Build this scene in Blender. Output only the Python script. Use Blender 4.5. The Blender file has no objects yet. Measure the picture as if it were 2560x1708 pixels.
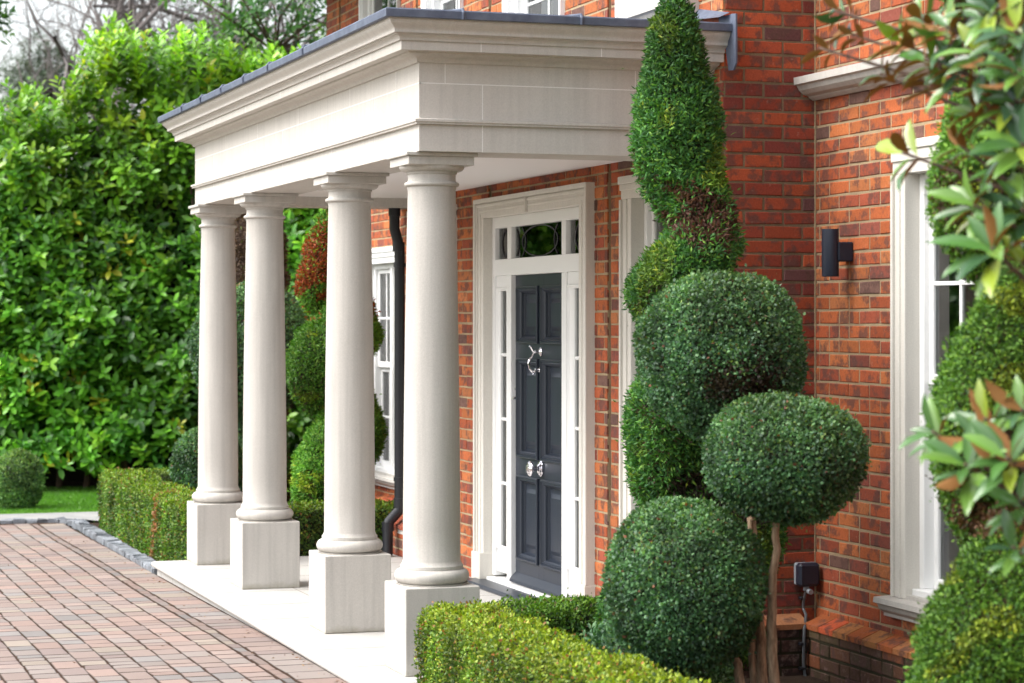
import bpy, math, random
import numpy as np
from math import sin, cos, pi, radians, sqrt, atan2
random.seed(7); RNG = np.random.default_rng(7)
scene = bpy.context.scene
COL = scene.collection
H = 1.9                       # eye height above the driveway; everything is written relative to the eye, lifted at the end

# ------------------------------------------------------------------ camera geometry
TH = math.atan2(1935, 5688); ST, CT = sin(TH), cos(TH); F = 5688.0
def X_at(px, Y):              # X of the point of the plane Y seen at photo column px
    t = (px-1280)/F; d = Y/(ST+CT*t); return d*(-CT+ST*t)
def P_at(px, py, d):          # point at depth d
    t = (px-1280)/F; return np.array([d*(-CT+ST*t), d*(ST+CT*t), (800-py)/F*d])
def zg(X): return -1.91+0.010*(X+17)     # the drive falls gently away

# ------------------------------------------------------------------ object helpers
WORLD = {}
def link(o, name, origin, parent):
    COL.objects.link(o)
    WORLD[o.name] = np.array(origin, float)
    if parent is not None:
        o.parent = parent; o.location = WORLD[o.name]-WORLD[parent.name]
    else: o.location = origin
    return o
def empty(name, loc, label=None, cat=None, group=None, parent=None):
    o = bpy.data.objects.new(name, None); o.empty_display_size = .2
    link(o, name, loc, parent)
    if label: tag(o, label, cat, group)
    return o
def tag(o, label=None, cat=None, group=None, kind=None):
    if label: o['label'] = label
    if cat: o['category'] = cat
    if group: o['group'] = group
    if kind: o['kind'] = kind
    return o
def mesh_obj(name, V, faces, mat, parent=None, col=None, smooth=False, origin=None, mats=None, fmat=None):
    """faces: list of (k x m) int arrays (m = verts per face) or list of tuples"""
    V = np.asarray(V, float)
    if origin is None:
        lo, hi = V.min(0), V.max(0); origin = np.array([(lo[0]+hi[0])/2, (lo[1]+hi[1])/2, lo[2]])
    me = bpy.data.meshes.new(name)
    Vl = V-origin
    if isinstance(faces, np.ndarray): faces = [faces]
    if len(faces) and isinstance(faces[0], np.ndarray):
        loops = np.concatenate([f.ravel() for f in faces]).astype(np.int32)
        tot = np.concatenate([np.full(len(f), f.shape[1], np.int32) for f in faces])
    else:
        loops = np.array([i for f in faces for i in f], np.int32)
        tot = np.array([len(f) for f in faces], np.int32)
    st = np.concatenate([[0], np.cumsum(tot)[:-1]]).astype(np.int32)
    me.vertices.add(len(Vl)); me.vertices.foreach_set('co', Vl.astype(np.float32).ravel())
    me.loops.add(len(loops)); me.loops.foreach_set('vertex_index', loops)
    me.polygons.add(len(tot)); me.polygons.foreach_set('loop_start', st); me.polygons.foreach_set('loop_total', tot)
    me.polygons.foreach_set('use_smooth', np.full(len(tot), bool(smooth)))
    if mats:
        for m in mats: me.materials.append(m)
        me.polygons.foreach_set('material_index', np.asarray(fmat, np.int32))
    else: me.materials.append(mat)
    me.update(calc_edges=True)
    if col is not None:
        a = me.attributes.new('col', 'FLOAT_COLOR', 'POINT')
        c = np.ones((len(Vl), 4), np.float32); c[:, :3] = col
        a.data.foreach_set('color', c.ravel())
    o = bpy.data.objects.new(name, me)
    return link(o, name, origin, parent)

class MB:
    def __init__(s): s.v = []; s.f = []
    def add(s, vs, fs):
        n = len(s.v); s.v += [tuple(map(float, v)) for v in vs]; s.f += [tuple(i+n for i in f) for f in fs]; return s
    def box(s, x0, x1, y0, y1, z0, z1, bev=0.0):
        if x0 > x1: x0, x1 = x1, x0
        if y0 > y1: y0, y1 = y1, y0
        if z0 > z1: z0, z1 = z1, z0
        b = min(bev, (x1-x0)/3, (y1-y0)/3, (z1-z0)/3)
        if b <= 0:
            vs = [(x, y, z) for z in (z0, z1) for y in (y0, y1) for x in (x0, x1)]
            s.add(vs, [(0, 2, 3, 1), (4, 5, 7, 6), (0, 1, 5, 4), (1, 3, 7, 5), (3, 2, 6, 7), (2, 0, 4, 6)])
            return s
        vs = []; idx = {}
        X = (x0, x1); Y = (y0, y1); Z = (z0, z1)
        for i in (0, 1):
            for j in (0, 1):
                for k in (0, 1):
                    sx, sy, sz = (b if i == 0 else -b), (b if j == 0 else -b), (b if k == 0 else -b)
                    idx[(i, j, k, 0)] = len(vs); vs.append((X[i], Y[j]+sy, Z[k]+sz))
                    idx[(i, j, k, 1)] = len(vs); vs.append((X[i]+sx, Y[j], Z[k]+sz))
                    idx[(i, j, k, 2)] = len(vs); vs.append((X[i]+sx, Y[j]+sy, Z[k]))
        I = lambda *a: idx[a]
        fs = []
        for i in (0, 1): fs.append((I(i,0,0,0), I(i,1,0,0), I(i,1,1,0), I(i,0,1,0)))
        for j in (0, 1): fs.append((I(0,j,0,1), I(1,j,0,1), I(1,j,1,1), I(0,j,1,1)))
        for k in (0, 1): fs.append((I(0,0,k,2), I(1,0,k,2), I(1,1,k,2), I(0,1,k,2)))
        for j in (0, 1):
            for k in (0, 1): fs.append((I(0,j,k,1), I(1,j,k,1), I(1,j,k,2), I(0,j,k,2)))
        for i in (0, 1):
            for k in (0, 1): fs.append((I(i,0,k,0), I(i,1,k,0), I(i,1,k,2), I(i,0,k,2)))
        for i in (0, 1):
            for j in (0, 1): fs.append((I(i,j,0,0), I(i,j,1,0), I(i,j,1,1), I(i,j,0,1)))
        for i in (0, 1):
            for j in (0, 1):
                for k in (0, 1): fs.append((I(i,j,k,0), I(i,j,k,1), I(i,j,k,2)))
        return s.add(vs, fs)
    def lathe(s, cx, cy, prof, n=40, axis='z', close=True):
        vs = []; fs = []
        for r, z in prof:
            for k in range(n):
                a = 2*pi*k/n
                if axis == 'z': vs.append((cx+r*cos(a), cy+r*sin(a), z))
                else: vs.append((cx[0]+r*cos(a), cx[1]-z, cx[2]+r*sin(a)))   # axis -Y
        m = len(prof)
        for i in range(m-1):
            for k in range(n):
                fs.append((i*n+k, i*n+(k+1) % n, (i+1)*n+(k+1) % n, (i+1)*n+k))
        if close: fs.append(tuple(range(n))[::-1]); fs.append(tuple((m-1)*n+k for k in range(n)))
        return s.add(vs, fs)
    def tube(s, pts, r, n=8, cap=True):
        pts = [np.array(p, float) for p in pts]; m = len(pts)
        rr = r if isinstance(r, (list, tuple)) else [r]*m
        vs = []; fs = []; up = np.array([.13, .31, .94])
        prev = None
        for i, p in enumerate(pts):
            t = pts[min(i+1, m-1)]-pts[max(i-1, 0)]; t /= (np.linalg.norm(t)+1e-9)
            if prev is None:
                a = np.cross(t, up)
                if np.linalg.norm(a) < .1: a = np.cross(t, [1, 0, 0])
            else: a = prev-t*np.dot(prev, t)
            a /= np.linalg.norm(a); prev = a; b = np.cross(t, a)
            for k in range(n):
                q = 2*pi*k/n; vs.append(p+rr[i]*(a*cos(q)+b*sin(q)))
        for i in range(m-1):
            for k in range(n): fs.append((i*n+k, i*n+(k+1) % n, (i+1)*n+(k+1) % n, (i+1)*n+k))
        if cap: fs.append(tuple(range(n))[::-1]); fs.append(tuple((m-1)*n+k for k in range(n)))
        return s.add(vs, fs)
    def rect_mould(s, x0, x1, z0, z1, Y, prof):
        """profile of (inset, projection towards -Y) swept round a rectangle with mitres"""
        vs = []; fs = []
        for ins, out in prof:
            vs += [(x0+ins, Y-out, z0+ins), (x1-ins, Y-out, z0+ins), (x1-ins, Y-out, z1-ins), (x0+ins, Y-out, z1-ins)]
        for i in range(len(prof)-1):
            for k in range(4): fs.append((i*4+k, i*4+(k+1) % 4, (i+1)*4+(k+1) % 4, (i+1)*4+k))
        return s.add(vs, fs)
    def build(s, name, mat, parent=None, smooth=False, origin=None):
        o = mesh_obj(name, s.v, s.f, mat, parent, smooth=smooth, origin=origin)
        if smooth == 'auto':
            pass
        return o

def autosmooth(o, ang=35):
    me = o.data
    me.polygons.foreach_set('use_smooth', np.ones(len(me.polygons), bool))
    try: me.set_sharp_from_angle(angle=radians(ang))
    except Exception: pass
    return o

# ------------------------------------------------------------------ noise (sum of random waves)
class Noise:
    def __init__(s, seed, scale, octs=3):
        r = np.random.default_rng(seed); s.k = []; 
        for o in range(octs):
            for _ in range(7):
                k = r.normal(size=3); k *= (2.2**o)/scale*2.2/np.linalg.norm(k)*r.uniform(.6, 1.4)
                s.k.append((k, r.uniform(0, 6.28), .6**o))
        s.n = sqrt(sum(a*a for _, _, a in s.k)/2)
    def __call__(s, P):
        P = np.asarray(P, float); out = np.zeros(len(P))
        for k, ph, a in s.k: out += a*np.sin(P@k+ph)
        return out/s.n      # ~ unit variance

# ------------------------------------------------------------------ materials
def new_mat(name):
    m = bpy.data.materials.new(name); m.use_nodes = True
    nt = m.node_tree; b = nt.nodes['Principled BSDF']; return m, nt, b
def nd(nt, t, **kw):
    n = nt.nodes.new(t)
    for k, v in kw.items():
        if k in n.inputs.keys() if False else False: pass
        setattr(n, k, v)
    return n
def noise_node(nt, scale, detail=4, vec=None, rough=.55):
    n = nt.nodes.new('ShaderNodeTexNoise'); n.inputs['Scale'].default_value = scale
    n.inputs['Detail'].default_value = detail; n.inputs['Roughness'].default_value = rough
    if vec is not None: nt.links.new(vec, n.inputs['Vector'])
    return n
def ramp(nt, fac, stops):
    r = nt.nodes.new('ShaderNodeValToRGB'); e = r.color_ramp.elements
    while len(e) < len(stops): e.new(.5)
    for i, (p, c) in enumerate(stops): e[i].position = p; e[i].color = (*c, 1) if len(c) == 3 else c
    nt.links.new(fac, r.inputs[0]); return r
def mixc(nt, fac, a, b, mode='MIX'):
    m = nt.nodes.new('ShaderNodeMix'); m.data_type = 'RGBA'; m.blend_type = mode
    for inp, v in ((m.inputs[0], fac), (m.inputs[6], a), (m.inputs[7], b)):
        if hasattr(v, 'links') or hasattr(v, 'is_output'): nt.links.new(v, inp)
        elif isinstance(v, (int, float)): inp.default_value = v
        else: inp.default_value = (*v, 1) if len(v) == 3 else v
    return m.outputs[2]
def geo_pos(nt):
    return nt.nodes.new('ShaderNodeNewGeometry').outputs['Position']
def scaled(nt, vec, s):
    m = nt.nodes.new('ShaderNodeMapping'); m.inputs['Scale'].default_value = s; nt.links.new(vec, m.inputs['Vector']); return m.outputs[0]
def bump(nt, b, h, strength, dist):
    n = nt.nodes.new('ShaderNodeBump'); n.inputs['Strength'].default_value = strength; n.inputs['Distance'].default_value = dist
    nt.links.new(h, n.inputs['Height']); nt.links.new(n.outputs[0], b.inputs['Normal'])
def plain(name, c, rough=.5, metal=0, spec=.5, coat=0):
    m, nt, b = new_mat(name); b.inputs['Base Color'].default_value = (*c, 1)
    b.inputs['Roughness'].default_value = rough; b.inputs['Metallic'].default_value = metal
    b.inputs['Specular IOR Level'].default_value = spec; b.inputs['Coat Weight'].default_value = coat
    return m
def stone_mat(name, c1, c2, streak=.5, rough=.75, dirt=(.33, .29, .22), dirtamt=.25, base_dirt=.62):
    m, nt, b = new_mat(name); p = geo_pos(nt)
    n1 = noise_node(nt, 2.2, 5, p); base = mixc(nt, ramp(nt, n1.outputs[0], [(.3, (0,)*3), (.7, (1,)*3)]).outputs[0], c1, c2)
    st = noise_node(nt, 1, 4, scaled(nt, p, (26, 26, 1.2)))
    s = ramp(nt, st.outputs[0], [(.42, (0,)*3), (.75, (streak,)*3)]).outputs[0]
    base = mixc(nt, s, base, tuple(x*.68 for x in c1))
    n2 = noise_node(nt, 9, 6, p, .7)
    base = mixc(nt, ramp(nt, n2.outputs[0], [(.6, (0,)*3), (.82, (dirtamt,)*3)]).outputs[0], base, dirt)
    n3 = noise_node(nt, 150, 3, p)
    base = mixc(nt, .35, base, mixc(nt, n3.outputs[0], tuple(x*.5 for x in c1), tuple(min(1, x*1.4) for x in c1)))
    # small shell pits
    v = nt.nodes.new('ShaderNodeTexVoronoi'); v.inputs['Scale'].default_value = 16; nt.links.new(p, v.inputs['Vector'])
    pit = ramp(nt, v.outputs['Distance'], [(.0, (.8,)*3), (.07, (0,)*3)]).outputs[0]
    base = mixc(nt, pit, base, tuple(x*.75 for x in c1))
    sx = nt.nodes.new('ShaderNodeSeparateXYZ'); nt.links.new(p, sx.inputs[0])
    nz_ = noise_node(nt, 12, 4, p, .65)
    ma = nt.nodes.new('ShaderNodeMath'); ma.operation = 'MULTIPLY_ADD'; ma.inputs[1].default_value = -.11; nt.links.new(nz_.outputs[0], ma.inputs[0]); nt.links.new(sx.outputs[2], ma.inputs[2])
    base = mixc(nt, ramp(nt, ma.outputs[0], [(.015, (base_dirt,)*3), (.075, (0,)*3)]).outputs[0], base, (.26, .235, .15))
    nt.links.new(base, b.inputs['Base Color']); b.inputs['Roughness'].default_value = rough
    b.inputs['Specular IOR Level'].default_value = .3
    bump(nt, b, n3.outputs[0], .25, .002)
    return m
def brick_mat(name):
    m, nt, b = new_mat(name); p = geo_pos(nt)
    a = nt.nodes.new('ShaderNodeAttribute'); a.attribute_name = 'col'
    n1 = noise_node(nt, 13, 4, p, .6)
    base = mixc(nt, ramp(nt, n1.outputs[0], [(.48, (0,)*3), (.60, (.78,)*3)]).outputs[0], a.outputs['Color'], (.115, .060, .050))
    n2 = noise_node(nt, 90, 4, p, .7)
    base = mixc(nt, .45, base, mixc(nt, n2.outputs[0], (0, 0, 0), (1, 1, 1)), 'OVERLAY')
    n3 = noise_node(nt, 30, 3, p, .6)
    base = mixc(nt, ramp(nt, n3.outputs[0], [(.64, (0,)*3), (.78, (.35,)*3)]).outputs[0], base, (.50, .34, .26))
    sx = nt.nodes.new('ShaderNodeSeparateXYZ'); nt.links.new(p, sx.inputs[0])
    n4 = noise_node(nt, 9, 5, p, .7)
    salt = ramp(nt, n4.outputs[0], [(.56, (0,)*3), (.68, (.35,)*3)]).outputs[0]
    low = nt.nodes.new('ShaderNodeMapRange'); low.inputs['From Min'].default_value = .42; low.inputs['From Max'].default_value = .12; nt.links.new(sx.outputs[2], low.inputs['Value'])
    mm = nt.nodes.new('ShaderNodeMath'); mm.operation = 'MULTIPLY'; nt.links.new(salt, mm.inputs[0]); nt.links.new(low.outputs[0], mm.inputs[1])
    base = mixc(nt, mm.outputs[0], base, (.50, .38, .32))
    nt.links.new(base, b.inputs['Base Color']); b.inputs['Roughness'].default_value = .85
    b.inputs['Specular IOR Level'].default_value = .25
    bump(nt, b, n2.outputs[0], .5, .004)
    return m
def attr_mat(name, nscale=120, amt=.4, rough=.85, bmp=.4):
    m, nt, b = new_mat(name); p = geo_pos(nt)
    a = nt.nodes.new('ShaderNodeAttribute'); a.attribute_name = 'col'
    n = noise_node(nt, nscale, 4, p, .7)
    n2 = noise_node(nt, 6, 4, p, .6)
    base = mixc(nt, amt, a.outputs['Color'], mixc(nt, n.outputs[0], (0, 0, 0), (1, 1, 1)), 'OVERLAY')
    base = mixc(nt, ramp(nt, n2.outputs[0], [(.5, (0,)*3), (.8, (.18,)*3)]).outputs[0], base, (.16, .12, .10))
    nt.links.new(base, b.inputs['Base Color']); b.inputs['Roughness'].default_value = rough
    b.inputs['Specular IOR Level'].default_value = .25
    bump(nt, b, n.outputs[0], bmp, .004)
    return m
def leaf_mat(name, rough=.42, spec=.5, trans=.22, under=None):
    m, nt, b = new_mat(name)
    a = nt.nodes.new('ShaderNodeAttribute'); a.attribute_name = 'col'
    c = a.outputs['Color']
    if under:
        g = nt.nodes.new('ShaderNodeNewGeometry'); inv = nt.nodes.new('ShaderNodeMath'); inv.operation = 'SUBTRACT'; inv.inputs[0].default_value = 1; nt.links.new(g.outputs['Backfacing'], inv.inputs[1]); c = mixc(nt, inv.outputs[0], c, under)
        mr = nt.nodes.new('ShaderNodeMapRange'); mr.inputs['To Min'].default_value = rough; mr.inputs['To Max'].default_value = .8
        nt.links.new(inv.outputs[0], mr.inputs['Value']); nt.links.new(mr.outputs[0], b.inputs['Roughness'])
    else: b.inputs['Roughness'].default_value = rough
    nt.links.new(c, b.inputs['Base Color'])
    b.inputs['Specular IOR Level'].default_value = spec
    t = nt.nodes.new('ShaderNodeBsdfTranslucent')
    nt.links.new(mixc(nt, 1.0, c, (1.3, 1.5, .5), 'MULTIPLY'), t.inputs['Color'])
    mx = nt.nodes.new('ShaderNodeMixShader'); mx.inputs[0].default_value = trans
    nt.links.new(b.outputs[0], mx.inputs[1]); nt.links.new(t.outputs[0], mx.inputs[2])
    nt.links.new(mx.outputs[0], nt.nodes['Material Output'].inputs['Surface'])
    return m
def ground_mat(name, c1, c2, scale, fine=80, rough=.95, bmp=.6, dist=.02):
    m, nt, b = new_mat(name); p = geo_pos(nt)
    n = noise_node(nt, scale, 6, p, .65); n2 = noise_node(nt, fine, 4, p, .7)
    base = mixc(nt, ramp(nt, n.outputs[0], [(.3, (0,)*3), (.7, (1,)*3)]).outputs[0], c1, c2)
    base = mixc(nt, .5, base, mixc(nt, n2.outputs[0], (0, 0, 0), (1, 1, 1)), 'OVERLAY')
    nt.links.new(base, b.inputs['Base Color']); b.inputs['Roughness'].default_value = rough
    b.inputs['Specular IOR Level'].default_value = .15
    bump(nt, b, n2.outputs[0], bmp, dist); return m
def glass_mat(name, tint=(.9, .95, .95)):
    m, nt, b = new_mat(name)
    nt.nodes.remove(b)
    tr = nt.nodes.new('ShaderNodeBsdfTransparent'); tr.inputs[0].default_value = (*tint, 1)
    gl = nt.nodes.new('ShaderNodeBsdfGlossy'); gl.inputs['Roughness'].default_value = .015
    lw = nt.nodes.new('ShaderNodeFresnel'); lw.inputs[0].default_value = 2.5
    mx = nt.nodes.new('ShaderNodeMixShader'); nt.links.new(lw.outputs[0], mx.inputs[0])
    nt.links.new(tr.outputs[0], mx.inputs[1]); nt.links.new(gl.outputs[0], mx.inputs[2])
    nt.links.new(mx.outputs[0], nt.nodes['Material Output'].inputs['Surface']); return m
def lead_mat():
    m, nt, b = new_mat('lead'); p = geo_pos(nt)
    n = noise_node(nt, 14, 5, p, .6)
    nt.links.new(ramp(nt, n.outputs[0], [(.3, (.075, .092, .14)), (.7, (.135, .16, .215))]).outputs[0], b.inputs['Base Color'])
    b.inputs['Roughness'].default_value = .6; b.inputs['Metallic'].default_value = .15
    bump(nt, b, n.outputs[0], .3, .01); return m
def bark_mat(name, c1, c2, sc=30):
    m, nt, b = new_mat(name); p = geo_pos(nt)
    n = noise_node(nt, 1, 5, scaled(nt, p, (sc*2, sc*2, sc*.4)), .65)
    nt.links.new(ramp(nt, n.outputs[0], [(.35, c1), (.65, c2)]).outputs[0], b.inputs['Base Color'])
    b.inputs['Roughness'].default_value = .9; bump(nt, b, n.outputs[0], .6, .006); return m

M = dict(
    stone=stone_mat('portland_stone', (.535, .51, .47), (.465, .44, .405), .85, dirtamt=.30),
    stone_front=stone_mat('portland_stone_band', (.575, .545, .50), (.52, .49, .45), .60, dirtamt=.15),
    floor=stone_mat('pale_limestone', (.50, .485, .462), (.43, .42, .395), .0, .6, (.40, .36, .30), .30, 0.0),
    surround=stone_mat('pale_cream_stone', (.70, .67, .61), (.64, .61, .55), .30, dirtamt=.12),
    joint=plain('lime_joint', (.80, .79, .76), .8),
    joint_and_shade=plain('dirty_joint_and_shade', (.20, .18, .15), .9),  # real joints, and the painted shadow line below the nosing
    brick=brick_mat('red_brick'), mortar=ground_mat('sand_mortar', (.44, .34, .21), (.32, .24, .15), 6, 140, .95, .4, .004),
    white=plain('white_paint', (.84, .84, .83), .35), ceiling=plain('ceiling_paint', (.82, .80, .79), .7),
    black=plain('black_plastic', (.012, .013, .018), .38), navy=plain('dark_blue_plastic', (.018, .022, .04), .45),
    lamp=plain('powder_coated_metal', (.014, .019, .035), .5, 0, .4), grey=plain('grey_plastic', (.32, .36, .40), .5),
    door=plain('slate_blue_gloss', (.021, .028, .043), .36, 0, .5, .0), chrome=plain('chrome', (.80, .78, .82), .10, 1),
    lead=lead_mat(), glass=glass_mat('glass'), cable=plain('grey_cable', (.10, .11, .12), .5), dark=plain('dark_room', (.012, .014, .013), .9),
    leadcame=plain('lead_came', (.03, .032, .035), .5), curtain=plain('curtain', (.20, .25, .26), .9), blind=plain('curtain_grey', (.085, .10, .105), .9), mortar_mid=ground_mat('mid_tone_mortar', (.25, .19, .12), (.14, .11, .07), 6, 140, .95, .4, .004), mortar_dark=ground_mat('damp_mortar', (.06, .05, .03), (.035, .035, .02), 6, 140, .95, .4, .004),  # mortar_mid: a darker tone than the sand mortar
    drive=attr_mat('tumbled_blocks', 420, .5, .9), sett=attr_mat('granite_setts', 60, .8, .8, .8),
    dirt=ground_mat('joint_dirt', (.040, .022, .015), (.085, .05, .033), 14, 150),
    soil=ground_mat('soil', (.030, .020, .014), (.07, .048, .034), 8, 60), lawn=ground_mat('turf', (.07, .18, .016), (.10, .22, .024), 1.5, 90),
    flag=ground_mat('flagstone', (.27, .27, .27), (.36, .355, .34), 3, 60, .85, .2, .004),
    ground=ground_mat('rough_ground', (.04, .055, .02), (.075, .08, .035), .4, 12),
    box=leaf_mat('box_leaf', .48, .4, .25), yew=leaf_mat('conifer_spray', .55, .3, .2), laurel=leaf_mat('laurel_leaf', .34, .55, .30),
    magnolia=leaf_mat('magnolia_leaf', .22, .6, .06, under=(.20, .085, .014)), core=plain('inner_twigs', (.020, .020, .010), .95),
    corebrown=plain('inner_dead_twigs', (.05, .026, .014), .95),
    bark=bark_mat('pale_bark', (.15, .095, .055), (.36, .25, .16)), bark2=bark_mat('dark_bark', (.05, .032, .025), (.13, .08, .055)),
    barkfar=bark_mat('winter_bark', (.12, .10, .095), (.20, .175, .165), 8), petal=plain('petal', (.72, .60, .68), .6),
)

# ------------------------------------------------------------------ bevelled boxes in bulk
def bevel_boxes(a0, a1, b0, b1, out, depth, bev, jit, seed=1):
    r = np.random.default_rng(seed); n = len(a0)
    a0, a1, b0, b1 = [np.asarray(x, float) for x in (a0, a1, b0, b1)]; out = np.broadcast_to(out, (n,)).astype(float)
    V = np.zeros((n, 12, 3))
    ca = [(0, 0), (1, 0), (1, 1), (0, 1)]
    for i, (u, w) in enumerate(ca):
        A = a1 if u else a0; B = b1 if w else b0; sa = -1 if u else 1; sb = -1 if w else 1
        ja, jb = r.normal(0, jit, n), r.normal(0, jit, n)
        V[:, i] = np.stack([A+sa*bev+ja, B+sb*bev+jb, out+r.normal(0, jit*.35, n)], 1)
        V[:, 4+i] = np.stack([A+ja, B+jb, out-bev*.8], 1)
        V[:, 8+i] = np.stack([A+ja, B+jb, out-depth], 1)
    q = [(0, 1, 2, 3)]
    for i in range(4):
        j = (i+1) % 4; q += [(4+i, 4+j, j, i), (8+i, 8+j, 4+j, 4+i)]
    q = np.array(q)[None]+np.arange(n)[:, None, None]*12
    return V.reshape(-1, 3), q.reshape(-1, 4)

RED = [(.44, .118, .042), (.39, .094, .038), (.48, .150, .052), (.33, .080, .042), (.50, .175, .066), (.26, .074, .050), (.17, .092, .072)]
REDW = [.26, .24, .18, .13, .10, .06, .03]
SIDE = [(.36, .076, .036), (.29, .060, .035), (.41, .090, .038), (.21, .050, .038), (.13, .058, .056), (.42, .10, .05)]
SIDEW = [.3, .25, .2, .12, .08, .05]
DARK = [(.10, .055, .035), (.14, .065, .038), (.08, .055, .035), (.24, .085, .04), (.12, .085, .045)]
DARKW = [.3, .25, .2, .1, .15]
def brick_wall(name, axis, a0, a1, z0, z1, plane, back, parent, openings=(), pal=RED, palw=REDW, seed=3, phase=0.0, grooves=(), mort='mortar'):
    """axis 'x': wall facing -Y at Y=plane; axis 'y': wall facing +X at X=plane. back = far side of the mortar body."""
    r = np.random.default_rng(seed); A0, A1, B0, B1 = [], [], [], []
    L, hh, j = .225, .075, .0125
    n0 = math.floor((z0+10)/hh); n1 = math.ceil((z1+10)/hh)
    cuts = list(openings)+[(g0, g1, -99, 99) for g0, g1 in grooves]
    for c in range(n0, n1):
        zb, zt = c*hh-10+j/2, (c+1)*hh-10-j/2
        zb, zt = max(zb, z0), min(zt, z1)
        if zt-zb < .012: continue
        zc = (zb+zt)/2
        x = a0-L*2+phase+(L/2 if c % 2 else 0)
        x = math.floor((a0-phase)/L-1)*L+phase+(L/2 if c % 2 else 0)
        while x < a1:
            segs = []
            if r.random() < .07: segs = [(x, x+L/2), (x+L/2, x+L)]
            else: segs = [(x, x+L)]
            for s0, s1 in segs:
                iv = [(max(s0+j/2, a0), min(s1-j/2, a1))]
                for (o0, o1, oz0, oz1) in cuts:
                    if oz0 < zc < oz1:
                        nv = []
                        for p, q in iv:
                            if q <= o0 or p >= o1: nv.append((p, q))
                            else:
                                if p < o0: nv.append((p, o0))
                                if q > o1: nv.append((o1, q))
                        iv = nv
                for p, q in iv:
                    if q-p > .02: A0.append(p); A1.append(q); B0.append(zb); B1.append(zt)
            x += L
    n = len(A0)
    V, Q = bevel_boxes(A0, A1, B0, B1, np.clip(r.normal(.0045, .0012, n), .0035, .008), .012, .004, .0014, seed)
    cols = np.array(pal)[r.choice(len(pal), n, p=np.array(palw)/sum(palw))]*r.uniform(.82, 1.15, (n, 1))
    if axis == 'x': W = np.stack([V[:, 0], plane-V[:, 2], V[:, 1]], 1)
    else: W = np.stack([plane+V[:, 2], V[:, 0], V[:, 1]], 1)
    o = mesh_obj(name, W, Q, M['brick'], parent, col=np.repeat(cols, 12, 0))
    # mortar body: boxes between the openings
    mb = MB(); xs = sorted(set([a0, a1]+[v for c in openings for v in c[:2]]+[v for g in grooves for v in g]))
    for p, q in zip(xs[:-1], xs[1:]):
        if q <= a0 or p >= a1: continue
        mid = (p+q)/2; g = any(g0 < mid < g1 for g0, g1 in grooves)
        ops = sorted([(max(o2, z0), min(o3, z1)) for (o0, o1, o2, o3) in openings if o0 < mid < o1])
        z = z0; pl = plane+(.06 if g else 0)*(1 if axis == 'x' else -1)
        for b0, b1 in ops+[(z1, z1)]:
            if b0-z > .005:
                if axis == 'x': mb.box(max(p, a0+.012), min(q, a1-.012), pl, back, z, b0)
                else: mb.box(back, pl, max(p, a0+.004), q, z, b0)
            z = b1
    mb.build('mortar', M[mort], o)
    return o
def chamfer_course(name, axis, a0, a1, zt, zb, plane, proj, parent, pal=RED, w=.112, flare=0.0):
    """sloping brick course capping a plinth"""
    r = np.random.default_rng(int(abs(a0)*100)); V = []; Fc = []; C = []
    a = a0
    while a < a1-.01:
        b = min(a+w-.008, a1); c = np.array(pal[r.integers(len(pal))])*r.uniform(.9, 1.3)
        k = len(V)
        for (u, o, z) in ((a, .012, zt), (b, .012, zt), (b, proj, zb+.008), (a, proj, zb+.008), (a, proj, zb-.02), (b, proj, zb-.02)):
            V.append((u, plane-o, z) if axis == 'x' else (plane+o, u, z)); C.append(c)
        Fc += [(k, k+1, k+2, k+3), (k+3, k+2, k+5, k+4), (k, k+3, k+4), (k+1, k+5, k+2)]
        a += w
    o = mesh_obj(name, V, Fc, M['brick'], parent, col=np.array(C)); return o

# ================================================================== HOUSE
XR, XL = -10.94, -17.06          # bay sides
YB, YW = 4.89, 5.43              # bay front, main wall
house = empty('brick_house', (-14, 7, -1.95), 'red brick house with a projecting bay, white sash windows and stone surrounds, behind the portico', 'house')
ZB, ZT = -2.1, 3.3
DX0, DX1 = X_at(1194, 4.86), X_at(1477, 4.86)           # stone door surround outer edges
lw0, lw1 = X_at(1553, 4.86), X_at(1553, 4.86)+1.15       # window right of the door
ll0, ll1 = -28.0+.1-lw1, -28.0+.1-lw0
upw = [(X_at(1063, YB), X_at(1160, YB)), (X_at(1267, YB), X_at(1413, YB)), (X_at(1551, YB), X_at(1551, YB)+1.1)]
g1 = X_at(1519, YB); 
bay_open = [(DX0+.04, DX1-.04, -1.81, .80), (lw0+.04, lw1-.04, -1.55, .80), (ll0+.04, ll1-.04, -1.55, .80)]
bay_open += [(a+.03, b-.03, 1.72, 3.1) for a, b in upw]
bay_front = brick_wall('wall', 'x', XL, XR, ZB, ZT, YB, YB+.45, house, bay_open, seed=11, phase=.05,
                       grooves=((g1, g1+.06), (X_at(1222, YB), X_at(1222, YB)+.06), (X_at(1040, YB)+.0, X_at(1040, YB)+.06)))
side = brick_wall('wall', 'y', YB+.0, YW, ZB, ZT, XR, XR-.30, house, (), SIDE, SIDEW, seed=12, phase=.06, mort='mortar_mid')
side['label'] = 'deeper red return wall of the bay'
WX0 = X_at(2232, 5.40); WX1 = WX0+1.55
fx0, fx1 = X_at(933, 5.40), X_at(1011, 5.40)
ux0, ux1 = X_at(906, YW), X_at(1002, YW)
main_r = brick_wall('wall', 'x', XR, -4.0, ZB, ZT, YW, YW+.45, house, [(WX0+.04, WX1-.04, -1.36, .83)], seed=13, phase=.02)
main_l = brick_wall('wall', 'x', X_at(817, YW), XL, ZB, ZT, YW, YW+.45, house, [(fx0-.3, fx1-.03, -1.36, .62), (ux0+.03, ux1-.03, 1.72, 3.1)],
                    seed=14, phase=.09, grooves=((X_at(848, YW), X_at(848, YW)+.07),))
XE = X_at(817, YW)
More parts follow.
